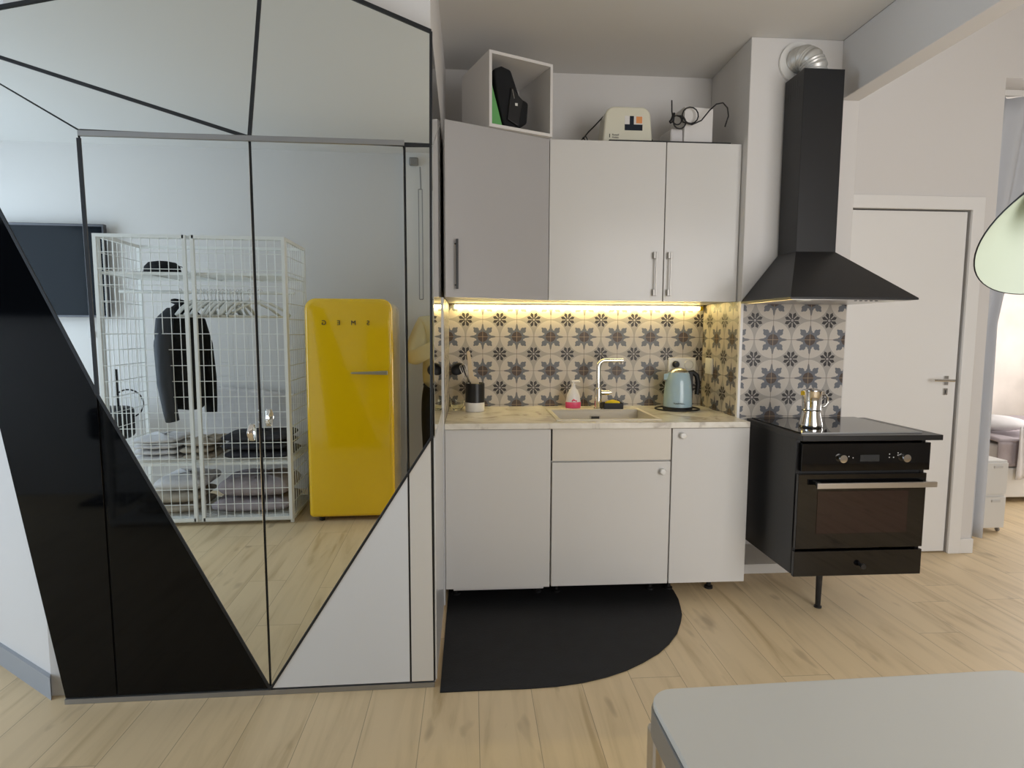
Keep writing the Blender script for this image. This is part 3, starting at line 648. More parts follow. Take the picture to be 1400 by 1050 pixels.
for r in range(2):
    for k in range(6): vs.box(cx0-.0008, cx0+.001, cy0+.035+k*.020, cy0+.045+k*.020, 2.49+.045*r, 2.525+.045*r)
vs.build('vent_slots', M['grille'], ch)
# ribbed aluminium duct from the chimney into the wall
pts = []; rr = []
P_ = [Vector((1.670, 2.865, 2.59)), Vector((1.668, 2.862, 2.635)), Vector((1.655, 2.872, 2.675)), Vector((1.640, 2.90, 2.70)), Vector((1.630, 2.935, 2.708)), Vector((1.628, 2.962, 2.708))]
for i in range(len(P_)-1):
    for k in range(12): pts.append(P_[i].lerp(P_[i+1], k/12)); rr.append(.055+(.0045 if k % 4 < 2 else -.0025))
pts.append(P_[-1]); rr.append(.062)
tag(MB().tube(pts, rr, 28).build('exhaust_duct', M['foil'], smooth='all'), 'ribbed silver exhaust duct elbow above the hood chimney', 'duct')
tag(MB().lathe([(.055, 0), (.098, 0), (.098, .012), (.055, .012)], (1.635, 2.959, 2.70), 32, Matrix.Rotation(PI/2, 4, 'X')).build('duct_collar', M['white'], smooth=True), 'round white wall collar behind the silver duct', 'duct collar')

# ================================================================= OVEN UNIT
ou = thing('oven_cabinet', 'black wall-hung oven cabinet with one slim leg', 'cabinet', (0, 0, 0))
ox0, ox1, oy0, oy1, oz0, oz1 = 1.452, 2.062, 2.490, 2.946, .262, .884
MB().box(ox0, ox0+.018, oy0, oy1, oz0, oz1).box(ox1-.018, ox1, oy0, oy1, oz0, oz1).box(ox0+.018, ox1-.018, oy0, oy1, oz0, oz0+.018).box(ox0+.018, ox1-.018, oy1-.01, oy1, oz0+.018, oz1).build('carcass', M['black'], ou)
MB().box(1.442, 2.090, 2.425, 2.946, .885, .909).build('top_slab', M['black'], ou, bevel=.0015)
dw = MB().box(ox0+.002, ox1-.002, 2.467, 2.488, .255, .372).build('drawer', M['glassblk'], ou, bevel=.0015)
MB().lathe([(0, 0), (.008, 0), (.007, .012), (.013, .020), (.013, .026), (0, .028)], (1.768, 2.467, .305), 16, Matrix.Rotation(PI/2, 4, 'X')).build('knob', M['black'], dw, smooth=True)
MB().tube([(1.715, 2.682, .001), (1.715, 2.682, .262)], [.012, .017], 14).lathe([(0, 0), (.018, 0), (.018, .008), (0, .008)], (1.715, 2.682, 0), 14).build('leg', M['black'], ou, smooth=True)
ov = thing('built_in_oven', 'black compact glass oven with a brushed steel bar handle', 'oven', (0, 0, 0))
MB().box(ox0+.02, ox1-.02, oy0+.002, oy1-.02, .385, .86).build('housing', M['blackm'], ov)
cp = MB().box(ox0+.014, ox1+.004, 2.462, 2.489, .742, .868).build('control_panel', M['glassblk'], ov, bevel=.002)
for x in (1.648, 1.945):
    kb = MB().lathe([(0, 0), (.019, 0), (.019, .014), (.0175, .017), (0, .0175)], (x, 2.462, .800), 28, Matrix.Rotation(PI/2, 4, 'X')).build('dial', M['chrome'], cp, smooth=True)
MB().box(1.735, 1.825, 2.4608, 2.4622, .785, .815).build('display', M['display'], cp)
for x, zz in ((1.68, .806), (1.70, .80), (1.87, .815), (1.87, .80), (1.89, .80), (1.91, .82), (1.91, .81)): MB().box(x, x+.004, 2.4612, 2.4622, zz, zz+.004).build('touch_symbol', M['carc'], cp)
od = MB().box(ox0+.004, ox1-.004, 2.465, 2.489, .385, .728).build('oven_door', M['glassblk'], ov, bevel=.002)
MB().box(1.548, 1.975, 2.4635, 2.4655, .455, .650).build('window', M['ovenwin'], od)
hm = MB().box(1.520, 2.078, 2.424, 2.436, .672, .697)
for x in (1.545, 2.05): hm.box(x-.008, x+.008, 2.436, 2.465, .676, .693)
hm.build('bar_handle', M['steel'], od, bevel=.0015)
hbk = thing('induction_hob', 'flat black glass hob on top of the oven cabinet', 'hob', (0, 0, 0))
MB().box(1.465, 2.025, 2.475, 2.940, .9095, .9145).build('glass', M['glassblk'], hbk, bevel=.001)
MB().box(1.462, 2.028, 2.4715, 2.4745, .9095, .9150).build('front_trim', M['greyalu'], hbk)
# moka pot
mk = thing('moka_pot', 'steel stovetop coffee maker standing on the black hob', 'coffee maker', (1.600, 2.632, .9148))
MB().lathe([(0, 0), (.050, 0), (.053, .006), (.052, .016), (.040, .068), (.040, .078), (0, .078)], (0, 0, 0), 32).build('boiler', M['chrome'], mk, smooth=True)
MB().lathe([(.041, .079), (.043, .083), (.041, .088), (.044, .17), (.045, .172), (.042, .170), (.038, .09), (0, .09)], (0, 0, 0), 32).build('pitcher', M['chrome'], mk, smooth=True)
MB().lathe([(0, .186), (.006, .183), (.028, .178), (.044, .174), (.044, .172), (0, .172)], (0, 0, 0), 32).build('lid', M['chrome'], mk, smooth=True)
MB().prism([(-.040, -.012, .172), (-.040, .012, .172), (-.056, 0, .170)], (0, 0, -.02)).build('spout', M['chrome'], mk)
MB().tube([(.042, 0, .160), (.06, 0, .158), (.078, 0, .140), (.080, 0, .115), (.066, 0, .098), (.041, 0, .094)], .0042, 10).build('handle', M['chrome'], mk, smooth='all')
MB().box(.040, .058, -.008, .008, .150, .172).build('hinge', M['chrome'], mk, bevel=.002)

# ================================================================= FLOOR MAT
mp = [(-.120, 2.104), (-.014, 2.106), (.208, 2.106), (.321, 2.112), (.43, 2.13), (.532, 2.161), (.62, 2.20), (.706, 2.253), (.79, 2.315), (.859, 2.385), (.925, 2.47), (.979, 2.571), (1.01, 2.64), (1.030, 2.714), (1.05, 2.80), (1.06, 2.90), (1.05, 3.0), (-.120, 3.0)]
tag(MB().prism([(x, y, .001) for x, y in mp], (0, 0, .004)).build('floor_mat', M['mat_']), 'black half-oval rubber mat on the floor under the base cabinets', 'mat')

# ================================================================= FOREGROUND TABLE
tb = thing('white_table', 'white table with rounded corners and metal frame in the near right corner', 'table', (.302, .945, 0), math.radians(1.5))
W, D, r = .72, .78, .045
def rrect(x0, x1, y0, y1, r, z, n=8):
    out = []
    for cx, cy, a0 in ((x1-r, y1-r, 0), (x0+r, y1-r, PI/2), (x0+r, y0+r, PI), (x1-r, y0+r, 3*PI/2)):
        for k in range(n+1): a = a0+PI/2*k/n; out.append((cx+r*math.cos(a), cy+r*math.sin(a), z))
    return out
MB().prism(rrect(0, W, -D, 0, r, .730), (0, 0, .012)).build('tabletop', M['tabletop'], tb, bevel=.002)
MB().prism(rrect(-.003, W+.003, -D-.003, .003, r+.003, .682), (0, 0, .0475)).build('frame_rim', M['greyalu'], tb, bevel=.001)
for x, y in ((.024, -.024), (W-.024, -.024), (.024, -D+.024), (W-.024, -D+.024)):
    MB().prism(rrect(x-.024, x+.024, y-.024, y+.024, .014, 0.001, 4), (0, 0, .681)).build('leg', M['steel'], tb, bevel=.001)

# ================================================================= LAMP SHADE (upper right)
n = Vector((-.055, -.681, -.73)).normalized(); c = Vector((.997, .908, 1.534)); zq = (-n).to_track_quat('Z', 'Y').to_matrix().to_4x4()
lp = thing('pendant_lamp', 'dark conical lamp shade, white inside, hanging over the table at the right edge', 'lamp', c)
# cone: rim radius .15 at z=0, apex side up
prof = [(.150, 0), (.1505, .002), (.036, .104), (.033, .108), (0, .109)]
MB().lathe(prof, (0, 0, 0), 64, zq).build('shade', M['lampblk'], lp, smooth=True)
ins = MB().lathe([(.1485, .0005), (.033, .101), (0, .1025)], (0, 0, 0), 64, zq).build('inner_reflector', M['lampin'], lp, smooth=True)
bq = zq @ Vector((0, 0, .06))
MB().lathe([(0, -.03), (.02, -.024), (.03, 0), (.022, .022), (.014, .04), (0, .04)], bq, 20, zq).build('bulb', M['lens'], lp, smooth=True)
ap = zq @ Vector((0, 0, .109))
MB().tube([ap, zq @ Vector((0, 0, .135))], .013, 16).build('socket', M['lampblk'], lp, smooth=True)
e = zq @ Vector((0, 0, .135))
MB().tube([e, e+Vector((.01, .02, .05)), e+Vector((.015, .03, .2)), e+Vector((.015, .03, CEIL-c.z-e.z-.012))], .0035, 8).build('cord', M['blackm'], lp, smooth='all')
MB().lathe([(0, 0), (.05, 0), (.05, -.022), (0, -.024)], e+Vector((.015, .03, CEIL-c.z-e.z-.0005)), 24).build('ceiling_rose', M['lampblk'], lp, smooth=True)

# ================================================================= CURTAIN + BEDROOM
def curt(x0, x1, y, z0, z1, folds, amp, name, mt, label, cat='curtain'):
    mb = MB().grid(lambda u, v: (x0+(x1+.24*max(0, v-.5)/.5-x0)*u+.004*math.sin(9*v+20*u), y+amp*math.sin(2*PI*folds*u+.5*math.sin(3*v))*(1-.3*v), z0+(z1-z0)*v), folds*14, 24)
    return tag(mb.build(name, mt, smooth='all', solid=.0015), label, cat)
curt(3.10, 3.315, 3.49, .035, 2.79, 3, .028, 'curtain', M['curtain'], 'pale grey floor-length curtain bunched beside the hall door')
cr = thing('curtain_rail', 'white ceiling curtain rail above the bedroom opening', 'curtain rail')
MB().box(3.10, 4.65, 3.475, 3.505, 2.795, 2.828).build('track', M['trimw'], cr)
struct(MB().box(3.10, 4.7, 3.451, 3.56, 2.829, 2.95).build('trim_11', M['wall']))
struct(MB().box(1.97, 6.0, 5.60, 5.70, 0, 3.3).build('wall_far', M['stonewall']))
bd = thing('bed', 'low white bed with grey bedding seen past the curtain', 'bed', (0, 0, 0))
MB().box(4.18, 5.6, 4.30, 5.55, .045, .285).build('bed_frame', M['white'], bd, bevel=.01)
MB().box(4.19, 5.6, 4.31, 5.54, .286, .47).build('mattress', M['linenw'], bd, bevel=.03, bseg=3)['label'] = 'white mattress'
MB().grid(lambda u, v: (4.17+1.4*u, 4.285+1.24*v, .485+.025*math.sin(17*u+5*v)*math.sin(9*v)+.02), 30, 30).build('blanket', M['linenm'], bd, smooth='all', solid=.02)
MB().grid(lambda u, v: (4.16+.3*u, 4.288-.01*math.sin(9*u), .30+.2*v), 12, 8).build('sheet_fold', M['linenm'], bd, smooth='all', solid=.01)
tag(MB().grid(lambda u, v: (4.30+.26*math.cos(2*PI*u)*math.sin(PI*v)**.6+.12, 4.62+.2*math.sin(2*PI*u)*math.sin(PI*v)**.6, .53+.14*v), 20, 10, True).build('pillow', M['linenw'], smooth='all'), 'white pillow lying on the grey bedding', 'pillow')
tag(MB().grid(lambda u, v: (4.30+.22*u, 4.262-.012*math.sin(14*u+2*v), .20+.42*v+.03*u), 14, 10).build('white_towel', M['linenw'], smooth='all', solid=.008), 'white cloth hanging over the side of the bed', 'cloth')
dr_ = thing('drawer_tower', 'small white drawer unit on wheels behind the curtain', 'drawer unit', (3.47, 3.66, 0))
MB().box(0, .16, 0, .30, .03, .50).build('body', M['white'], dr_, bevel=.006)
for zz in (.035, .27):
    q = MB().box(.004, .156, -.012, -.0005, zz, zz+.215).build('drawer', M['white'], dr_, bevel=.003)
    MB().box(.05, .11, -.020, -.0125, zz+.18, zz+.195).build('grip', M['carc'], q)
for x, y in ((.02, .02), (.14, .02), (.02, .28), (.14, .28)): MB().tube([(x-.006, y, .015), (x+.006, y, .015)], .014, 14).build('castor', M['greyalu'], dr_, smooth=True)

# ================================================================= BEHIND THE CAMERA (seen in the mirrors)
# fridge
fr = thing('retro_fridge', 'bright yellow retro fridge with rounded edges and chrome lever handle', 'fridge', (-.785, .12, 0))
def rbox(x0, x1, y0, y1, z0, z1, mt, name, parent, bev, seg=6): 
    o = MB().box(x0, x1, y0, y1, z0, z1).build(name, mt, parent, bevel=bev, bseg=seg); return o
def rr_xz(x0, x1, z0, z1, rt, rb, y, n=10):
    out = []
    for cx, cz, a0, r_ in ((x1-rt, z1-rt, 0, rt), (x0+rt, z1-rt, PI/2, rt), (x0+rb, z0+rb, PI, rb), (x1-rb, z0+rb, 3*PI/2, rb)):
        for k in range(n+1): a = a0+PI/2*k/n; out.append((cx+r_*math.cos(a), y, cz+r_*math.sin(a)))
    return out
def rounded_front(name, x0, x1, z0, z1, rt, rb, ya, yb, er, mt, parent):
    # stacked outlines give one soft rounded edge at the front (yb)
    mb = MB(); rings = []; N = 7
    st = [(ya, 0.0)]+[(yb-er+er*math.sin(PI/2*k/N), er*(1-math.cos(PI/2*k/N))) for k in range(N+1)]
    for y, d_ in st: rings.append([mb.b.verts.new(p) for p in rr_xz(x0+d_, x1-d_, z0+d_, z1-d_, max(rt-d_*.6, .012), max(rb-d_*.6, .008), y)])
    for A_, B2 in zip(rings, rings[1:]):
        n_ = len(A_)
        for k in range(n_): mb.b.faces.new([A_[k], A_[(k+1) % n_], B2[(k+1) % n_], B2[k]])
    mb.b.faces.new(rings[0]); mb.b.faces.new(rings[-1][::-1])
    return mb.build(name, mt, parent, smooth=True)
rounded_front('body', -.298, .298, .035, 1.577, .075, .03, -.60, -.078, .006, M['yellow'], fr)
fd = rounded_front('door', -.300, .300, .030, 1.580, .078, .03, -.068, 0, .032, M['yellow'], fr)
MB().box(-.25, .25, -.0775, -.0685, .07, 1.50).build('door_seal', M['ink'], fr)
MB().prism([(.265, .004, 1.050), (.265, .004, 1.078), (.02, .004, 1.069), (.01, .004, 1.065), (.02, .004, 1.058)], (0, .026, 0)).build('lever_handle', M['steel'], fd, bevel=.004)
MB().box(.21, .262, -.002, .006, 1.050, 1.078).build('handle_mount', M['chrome'], fd)
for i, chx in enumerate('SMEG'):
    text_mesh('brand_letter', chx, .046, M['grille'], fd, Matrix.Translation((.135-.100*i, .0012, 1.396)) @ Matrix.Rotation(PI, 4, 'Z') @ Matrix.Rotation(PI/2, 4, 'X'), depth=.003, cx='CENTER')
for x, y in ((-.22, -.05), (.22, -.05), (-.22, -.5), (.22, -.5)): MB().tube([(x, y, 0.001), (x, y, .055)], .02, 12).build('foot', M['blackm'], fr)

# wire wardrobe
wx0, wx1, wy0, wy1, wz = -2.400, -1.205, .125, -.42, 1.975
WR = thing('wire_wardrobe', 'white wire mesh wardrobe with two doors beside the yellow fridge', 'wardrobe', (0, 0, 0))
B_ = .022
def bar(mb, p, q, r=B_/2):
    p, q = Vector(p), Vector(q); dd = [abs(a-b) > 1e-6 for a, b in zip(p, q)]
    k = [(r if dd[2] else -r) if f else r for f in dd]; lo = Vector([min(a, b)-e for a, b, e in zip(p, q, k)]); hi = Vector([max(a, b)+e for a, b, e in zip(p, q, k)]); mb.box(lo.x, hi.x, lo.y, hi.y, max(lo.z, .001), hi.z)
fm = MB()
for x in (wx0, wx1):
    for y in (wy0-.03, wy1): bar(fm, (x, y, .0), (x, y, wz))
    for z in (.03, wz): bar(fm, (x, wy0-.03, z), (x, wy1, z))
for y in (wy0-.03, wy1):
    for z in (.03, wz): bar(fm, (wx0, y, z), (wx1, y, z))
fm.build('frame', M['wire'], WR)
def wires(a0, a1, b0, b1, da, db, fn, r=.0025, seg=5):
    mb = MB(); na = max(2, round((a1-a0)/da)); nb = max(2, round((b1-b0)/db))
    for i in range(1, na): a = a0+(a1-a0)*i/na; mb.tube([fn(a, b0, 0), fn(a, b1, 0)], r, seg)
    for j in range(1, nb): b = b0+(b1-b0)*j/nb; mb.tube([fn(a0, b, 1), fn(a1, b, 1)], r, seg)
    return mb
xm = -1.817
for k, (x0, x1) in enumerate(((wx0+.0, xm-.014), (xm+.014, wx1))):
    d = thing('tmp', '', '')
    bpy.data.objects.remove(d)
    mb = MB()
    for x in (x0+.012 if k else x0, x1 if k else x1-.012): bar(mb, (x, wy0, .045), (x, wy0, wz))
    for z in (.045, wz): bar(mb, (x0, wy0, z), (x1, wy0, z))
    dd_ = mb.build('door', M['wire'], WR)
    wires(x0, x1, .045, wz, .056, .106, lambda a, b, s: (a, wy0+.004+.003*s, b)).build('wire_mesh', M['wire'], dd_)
for x in (wx0, wx1): wires(wy1, wy0-.03, .03, wz, .056, .106, lambda a, b, s: (x+.003*s, a, b)).build('side_mesh', M['wire'], WR)
wires(wx0, wx1, .03, wz, .11, .106, lambda a, b, s: (a, wy1+.003*s, b), .0009).build('back_mesh', M['wire'], WR)
def shelf(z, nm='wire_shelf'):
    mb = MB(); bar(mb, (wx0, wy0-.035, z), (wx1, wy0-.035, z), .009); bar(mb, (wx0, wy1+.02, z), (wx1, wy1+.02, z), .009)
    for k in range(1, 20): y = wy0-.035-(wy0-.035-wy1-.02)*k/20; mb.tube([(wx0, y, z), (wx1, y, z)], .0025, 5)
    for k in range(5): x = wx0+(wx1-wx0)*k/4; mb.tube([(x, wy0-.035, z-.005), (x, wy1+.02, z-.005)], .003, 5)
    return mb.build(nm, M['wire'], WR)
shelf(1.735); shelf(.430); shelf(.050)
MB().tube([(wx0, -.13, 1.625), (wx1, -.13, 1.625)], .011, 12).build('hanging_rail', M['wire'], WR, smooth=True)
# hangers
def make_hanger(rz, x, label, grp):
    h = thing('coat_hanger', label, 'coat hanger', (x, -.13, 1.636), rz, grp)
    hook = [Vector((0, .016*math.cos(a)*1.0, -.012+.022*math.sin(a)+.0)) for a in [PI*1.0-PI*1.25*k/10+0 for k in range(11)]]
    hook = [Vector((.0, .016*math.cos(a), .002*0+.016*math.sin(a)-.003)) for a in [PI*.95-k*PI*1.1/10 for k in range(11)]]+[Vector((0, .004, -.045)), Vector((0, 0, -.075))]
    MB().tube(hook, .0022, 6).build('hook', M['chrome'], h, smooth='all')
    MB().tube([(0, 0, -.07), (0, .06, -.085), (0, .14, -.125), (0, .205, -.175), (0, .19, -.182), (0, 0, -.180), (0, -.19, -.182), (0, -.205, -.175), (0, -.14, -.125), (0, -.06, -.085), (0, 0, -.07)], .0095, 8).build('body', M['wire'], h, smooth='all')
    return h
gr = 'white hangers crowded together on the rail of the wire wardrobe'
h0 = None
for k in range(14):
    x = -1.905+.0255*k; rz = .16+.10*math.sin(k*1.7)
    if h0 is None: h0 = make_hanger(rz, x, 'white plastic coat hanger in the tight row beside the black jacket', gr); continue
    c_ = copy_tree(h0); c_.location = (x, -.13, 1.636); c_.rotation_euler = (0, 0, rz)
make_hanger(1.0, -1.515, 'white coat hanger turned sideways just right of the crowded row', None)
make_hanger(1.15, -1.445, 'white coat hanger nearest the right end of the wardrobe rail', None)
# jacket
jk = thing('black_jacket', 'black jacket hanging from the rail of the wire wardrobe', 'jacket', (-1.99, -.13, 0), .18)
hk = [Vector((0, .016*math.cos(a), 1.633+.016*math.sin(a))) for a in [PI*.95-k*PI*1.1/10 for k in range(11)]]+[Vector((0, .004, 1.59)), Vector((0, 0, 1.545))]
MB().tube(hk, .0022, 6).build('hook', M['chrome'], jk, smooth='all')
def torso(u, v):
    a = 2*PI*u; z = 1.535-.74*v
    w = .05+.15*min(1, v/.12)**.7 if v < .12 else .20+.012*math.sin(v*3); dpt = .03+.045*min(1, v/.15)
    if v >= .999: w *= .98
    return (dpt*math.sin(a)*(1+.12*math.sin(5*a+4*v)), w*math.cos(a), z+.012*math.sin(a*3)*v)
MB().grid(torso, 36, 24, True).build('body', M['darkcloth'], jk, smooth='all', solid=.004)
for sy in (-1, 1):
    MB().tube([(0, sy*.12, 1.49), (.0, sy*.185, 1.42), (.015, sy*.235, 1.25), (.03, sy*.25, 1.0), (.045, sy*.235, .80), (.05, sy*.225, .735)], [.03, .055, .056, .052, .045, .043], 14).build('sleeve', M['jacketlight'] if sy > 0 else M['darkcloth'], jk, smooth='all')
MB().tube([(.03, -.05, 1.535), (.045, 0, 1.50), (.03, .05, 1.535), (-.03, .05, 1.56), (-.04, 0, 1.565), (-.03, -.05, 1.56)], .016, 8, True).build('collar', M['darkcloth'], jk, smooth='all')
# hat on the top shelf
ht = thing('baseball_cap', 'black cap lying on the top shelf of the wire wardrobe', 'cap', (-2.09, -.10, 1.742))
MB().lathe([(.105, 0), (.110, .02), (.105, .055), (.080, .085), (.03, .095), (0, .096)], (0, 0, 0), 28, sx=1.1, sy=.85).build('crown', M['darkcloth'], ht, smooth='all')
MB().grid(lambda u, v: (-.10-.10*v*math.sin(PI*u)-.02*v, .085*math.cos(PI*u)*(1-.1*v), .012+.004*math.sin(PI*u)), 16, 5).build('visor', M['darkcloth'], ht, smooth='all', solid=.004)
MB().tube([(.12, .02, .06), (.17, .05, .045), (.20, .06, .005)], .003, 6).build('strap', M['blackm'], ht, smooth='all')
# folded linens
def folded(name, x0, x1, y0, y1, z0, h, mt, label, cat, seed=0, layers=3, group=None):
    t = thing(name, label, cat, (0, 0, 0), 0, group)
    for L_ in range(layers):
        zz0 = z0+h*L_/layers; hh = h/layers*.94; rn = random.Random(seed*10+L_); ox, oy = rn.uniform(-.015, .015), rn.uniform(-.012, .012)
        def f(u, v, zz0=zz0, hh=hh, ox=ox, oy=oy):
            a = 2*PI*u; c_, s_ = math.cos(a), math.sin(a); e = .35
            px = math.copysign(abs(c_)**e, c_); py = math.copysign(abs(s_)**e, s_); k = math.sin(PI*(.04+.92*v))**.22 if 0 < v < 1 else .0
            return ((x0+x1)/2+ox+(x1-x0)/2*px*k+.004*math.sin(9*a), (y0+y1)/2+oy+(y1-y0)/2*py*k+.004*math.sin(7*a+3), zz0+hh*v+.006*math.sin(6*px+seed)*math.sin(5*py)*(1 if v > .5 else 0))
        MB().grid(f, 36, 10, True).build('fold', mt, t, smooth='all')
    return t
folded('folded_towels', -2.30, -1.99, -.32, .05, .440, .165, M['linenw'], 'stack of folded white towels on the middle shelf at left', 'towels', 1, 4)
folded('folded_cloth', -1.98, -1.77, -.33, .04, .440, .14, M['linenb'], 'beige folded cloth in the middle of the wardrobe shelf', 'cloth', 2, 3)
folded('folded_blanket', -1.70, -1.23, -.34, .05, .440, .185, M['linend'], 'dark grey folded blanket on the middle shelf at right', 'blanket', 3, 3)
folded('folded_duvet', -1.79, -1.23, -.38, .06, .057, .10, M['linenm'], 'mauve grey quilt on the bottom shelf, lower one', 'quilt', 4, 1)
folded('folded_duvet', -1.75, -1.24, -.38, .05, .160, .15, M['linenm'], 'puffy mauve grey quilt on the bottom shelf, on top of the flat one', 'quilt', 5, 1)
folded('folded_sheets', -2.28, -1.86, -.36, .05, .057, .15, M['linenb'], 'crumpled beige and white sheets on the bottom shelf at left', 'sheets', 6, 2)
folded('white_pillow', -2.20, -1.85, -.38, .03, .215, .10, M['linenw'], 'white pillow on the crumpled sheets on the bottom shelf', 'pillow', 7, 1)
tag(MB().prism([(-2.10, -.66, .40), (-1.15, -.66, .40), (-1.15, -.66, .80), (-1.6, -.66, .86), (-2.06, -.66, .90)], (0, -.10, 0)).build('white_headboard', M['linenw'], bevel=.02), 'white padded board leaning on the wall behind the wire wardrobe', 'board')
# black things beyond the wardrobe's left side
bk = thing('bag_with_pole', 'black bag with a thin upright pole behind the wire wardrobe', 'exercise machine', (-2.72, -.55, 0))  # unidentified black lumps, taken for a bag with a thin pole
MB().box(-.16, .14, -.10, .10, .50, .76).build('housing', M['blackm'], bk, bevel=.06, bseg=4)
MB().tube([(-.05, 0, .02), (-.05, 0, .52)], .04, 12).box(-.2, .14, -.15, .15, 0.001, .03).build('stand', M['blackm'], bk, smooth=True)
MB().tube([(.04, 0, .7), (.04, 0, 1.05)], .012, 10).build('pole', M['blackm'], bk, smooth=True)
MB().tube(arc((.12, 0, .78), .11, -PI*.4, PI*.75, 16), .006, 8).build('curved_handle', M['blackm'], bk, smooth='all')
# television
tv = thing('wall_television', 'flat black television mounted on the rear wall beside the wire wardrobe', 'television', (-3.42, -.80, 1.82))
MB().box(-.62, .62, .04, .085, -.365, .365).build('bezel', M['tvf'], tv, bevel=.004)
MB().box(-.605, .605, .084, .0875, -.350, .345).build('screen', M['tv'], tv)
MB().box(-.2, .2, .0005, .04, -.15, .15).build('wall_bracket', M['blackm'], tv)
ts = thing('cable_outlet', 'small grey wall outlet under the television with a short cable', 'outlet', (-2.98, -.80, 1.315))
MB().box(-.02, .02, .0005, .014, -.025, .025).build('plate', M['carc'], ts, bevel=.002); MB().tube([(0, .01, .02), (.004, .012, .08), (0, .02, .14)], .003, 6).build('cable', M['carc'], ts)
# pier and blind gear on the rear wall
struct(MB().box(-.455, .9, -.80, -.745, 0, CEIL).build('trim_12', M['trimw']))
bm_ = thing('blind_mechanism', 'grey pull-cord bracket with two long rods near the ceiling on the rear wall', 'blind cord', (-.34, -.744, 0))
MB().box(-.075, .0, 0.001, .035, 2.71, 2.775).build('bracket', M['greyalu'], bm_, bevel=.01)
MB().tube([(.015, .03, 2.70), (.02, .03, 2.52)], .006).tube([(.03, .03, 2.52), (.03, .03, 1.62)], .004).tube([(.0, .03, 2.52), (.0, .03, 1.62)], .004).tube([(.0, .03, 2.52), (.03, .03, 2.52)], .004).tube([(.0, .03, 1.62), (.03, .03, 1.62)], .004).build('rods', M['greyalu'], bm_)

# ================================================================= PERSON holding the phone
pr = thing('person', 'person in a pale yellow shirt and black trousers holding up a phone', 'person', (-.11, 0, 0))
Yb = -.40
pts = [(0, Yb, .93), (0, Yb, 1.10), (0, Yb-.01, 1.30), (0, Yb, 1.43), (0, Yb+.01, 1.50), (0, Yb+.02, 1.56), (0, Yb+.03, 1.64), (0, Yb+.02, 1.71)]
rad = [(.15, .11), (.13, .10), (.155, .11), (.10, .085), .052, (.062, .075), (.078, .095), (.06, .075)]
ed = [(i, i+1) for i in range(7)]
def lim(sign):
    global pts, rad, ed
    b = len(pts)
    pts += [(sign*.175, Yb, 1.41), (sign*.235, Yb+.06, 1.26), (sign*.262+.0, Yb+.15, 1.14), (sign*.19+.06, Yb+.24, 1.22), (sign*.115+.11, Yb+.31, 1.305), (sign*.092+.11, Yb+.345, 1.335)]
    rad += [.062, .050, .042, .036, .027, (.030, .020)]
    ed += [(3, b)]+[(b+i, b+i+1) for i in range(5)]
    b = len(pts)
    pts += [(sign*.10, Yb, .86), (sign*.12, Yb+.01, .66), (sign*.125, Yb+.02, .48), (sign*.13, Yb, .28), (sign*.135, Yb-.01, .09), (sign*.15, Yb+.10, .045)]
    rad += [.095, .078, .056, .055, .038, .035]
    ed += [(0, b)]+[(b+i, b+i+1) for i in range(5)]
lim(-1); lim(1)
chains = [(pts, rad, ed)]
for sg in (-1, 1):   # fingers curl round the phone from each side, thumb towards the body
    for k, (dz, ln) in enumerate(((.030, .9), (.012, 1.0), (-.006, .95), (-.022, .75))):
        b0 = Vector((.11+sg*.094, Yb+.350, 1.337+dz)); chains.append(([b0, b0+Vector((-sg*.004, .022*ln, .004)), b0+Vector((-sg*.014, .036*ln, .006)), b0+Vector((-sg*.032*ln, .038*ln, .006))], [.010, .009, .0085, .007], [(0, 1), (1, 2), (2, 3)]))
    b0 = Vector((.11+sg*.090, Yb+.335, 1.350)); chains.append(([b0, b0+Vector((-sg*.018, .004, .016)), b0+Vector((-sg*.034, .018, .022))], [.012, .010, .008], [(0, 1), (1, 2)]))
skin_mesh('body', chains, M['skin'], pr, 2)
# head details
hx = Vector((0, Yb+.03, 1.64))
MB().grid(lambda u, v: (hx.x+.086*math.cos(2*PI*u)*math.sin(PI*.5*v)*1.0, hx.y-.012+.104*math.sin(2*PI*u)*math.sin(PI*.5*v), hx.z+.02+.115*math.cos(PI*.5*v)), 24, 10, True).build('hair', M['hair'], pr, smooth='all', solid=.006)
fc_ = MB().prism([(-.010, hx.y+.092, 1.618), (.010, hx.y+.092, 1.618), (0, hx.y+.092, 1.655)], (0, .018, 0)); fc_.build('nose', M['skin'], pr, bevel=.004)
for sg in (-1, 1):
    MB().lathe([(0, -.012), (.010, -.006), (.012, 0), (.010, .006), (0, .012)], (sg*.030, hx.y+.086, 1.655), 14).build('eye', M['ink'], pr, smooth='all')
    MB().lathe([(0, -.03), (.010, -.02), (.013, 0), (.010, .022), (0, .03)], (sg*.082, hx.y-.005, 1.64), 14).build('ear', M['skin'], pr, smooth='all')
MB().box(-.022, .022, hx.y+.085, hx.y+.097, 1.592, 1.600).build('mouth', M['pink'], pr, bevel=.003)
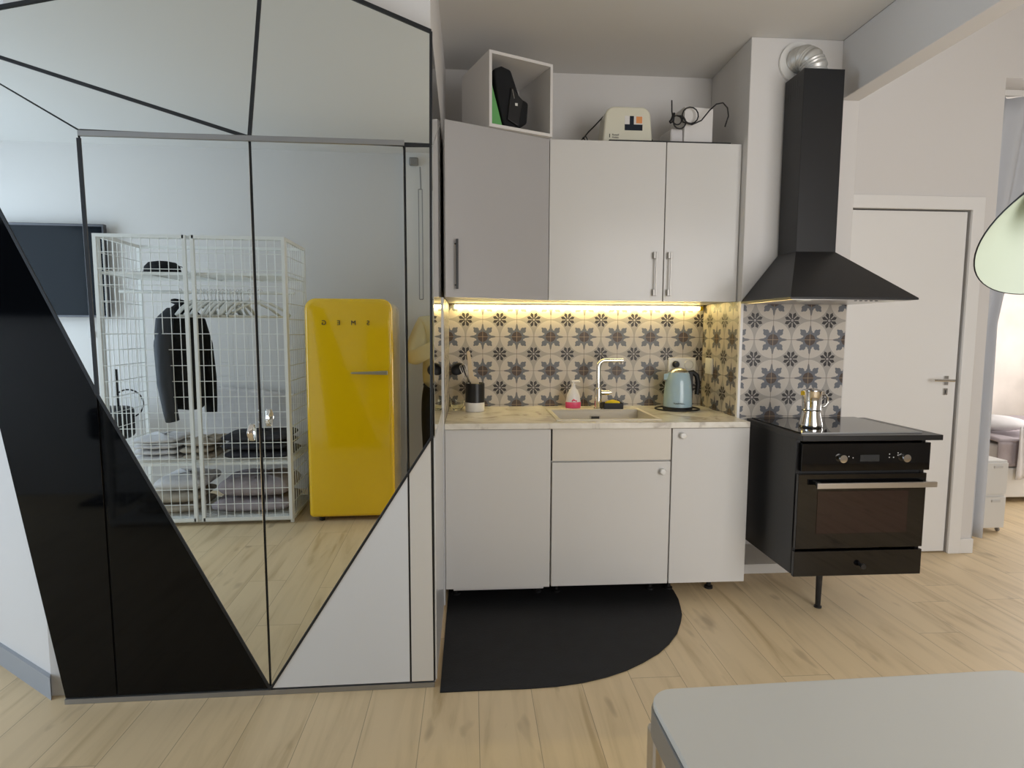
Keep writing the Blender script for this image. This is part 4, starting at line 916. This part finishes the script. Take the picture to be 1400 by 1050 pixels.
# shirt: torso + sleeves
pts = [(0, Yb, .80), (0, Yb, 1.10), (0, Yb-.01, 1.30), (0, Yb, 1.425), (0, Yb+.005, 1.475)]; rad = [(.235, .17), (.205, .15), (.21, .15), (.14, .10), .066]; ed = [(0, 1), (1, 2), (2, 3), (3, 4)]
for sg in (-1, 1):
    b = len(pts); pts += [(sg*.175, Yb, 1.405), (sg*.235, Yb+.06, 1.26), (sg*.264, Yb+.15, 1.14), (sg*.19+.06, Yb+.235, 1.215), (sg*.13+.10, Yb+.295, 1.29)]
    rad += [.085, .078, .072, .056, .042]; ed += [(3, b)]+[(b+i, b+i+1) for i in range(4)]
skin_mesh('shirt', [(pts, rad, ed)], M['shirt'], pr, 2)
pts = [(0, Yb, 1.0)]; rad = [(.17, .125)]; ed = []
for sg in (-1, 1):
    b = len(pts); pts += [(sg*.105, Yb, .84), (sg*.12, Yb+.01, .66), (sg*.125, Yb+.02, .48), (sg*.13, Yb, .28), (sg*.135, Yb-.01, .08)]
    rad += [.115, .098, .082, .075, .065]; ed += [(0, b)]+[(b+i, b+i+1) for i in range(4)]
skin_mesh('trousers', [(pts, rad, ed)], M['trousers'], pr, 2)
for sg in (-1, 1):
    MB().grid(lambda u, v: (sg*.142+.052*math.cos(2*PI*u)*math.sin(PI*v)**.5, Yb+.05+.135*math.sin(2*PI*u)*math.sin(PI*v)**.5, .003+.085*v*(1-.25*math.sin(2*PI*u))), 24, 10, True).build('shoe', M['blackm'], pr, smooth='all')
ph = thing('smartphone', 'black phone held up in both hands', 'phone', (0, 0, 0))
MB().box(-.080, .080, -.034, -.026, 1.320, 1.398).build('phone_body', M['blackm'], ph, bevel=.003)
MB().box(-.076, .076, -.0348, -.0342, 1.324, 1.394).build('phone_screen', M['tv'], ph)
pc = thing('shoulder_bag', 'small round black pouch worn at the person\'s side', 'pouch', (-.215, Yb+.20, 1.06))
MB().lathe([(0, -.02), (.04, -.016), (.045, 0), (.04, .016), (0, .02)], (0, 0, 0), 24, Matrix.Rotation(PI/2, 4, 'X')).build('body', M['blackm'], pc, smooth=True)
MB().tube([(0, 0, .04), (.06, -.03, .15), (.12, -.06, .30)], .005, 6).build('strap', M['blackm'], pc)
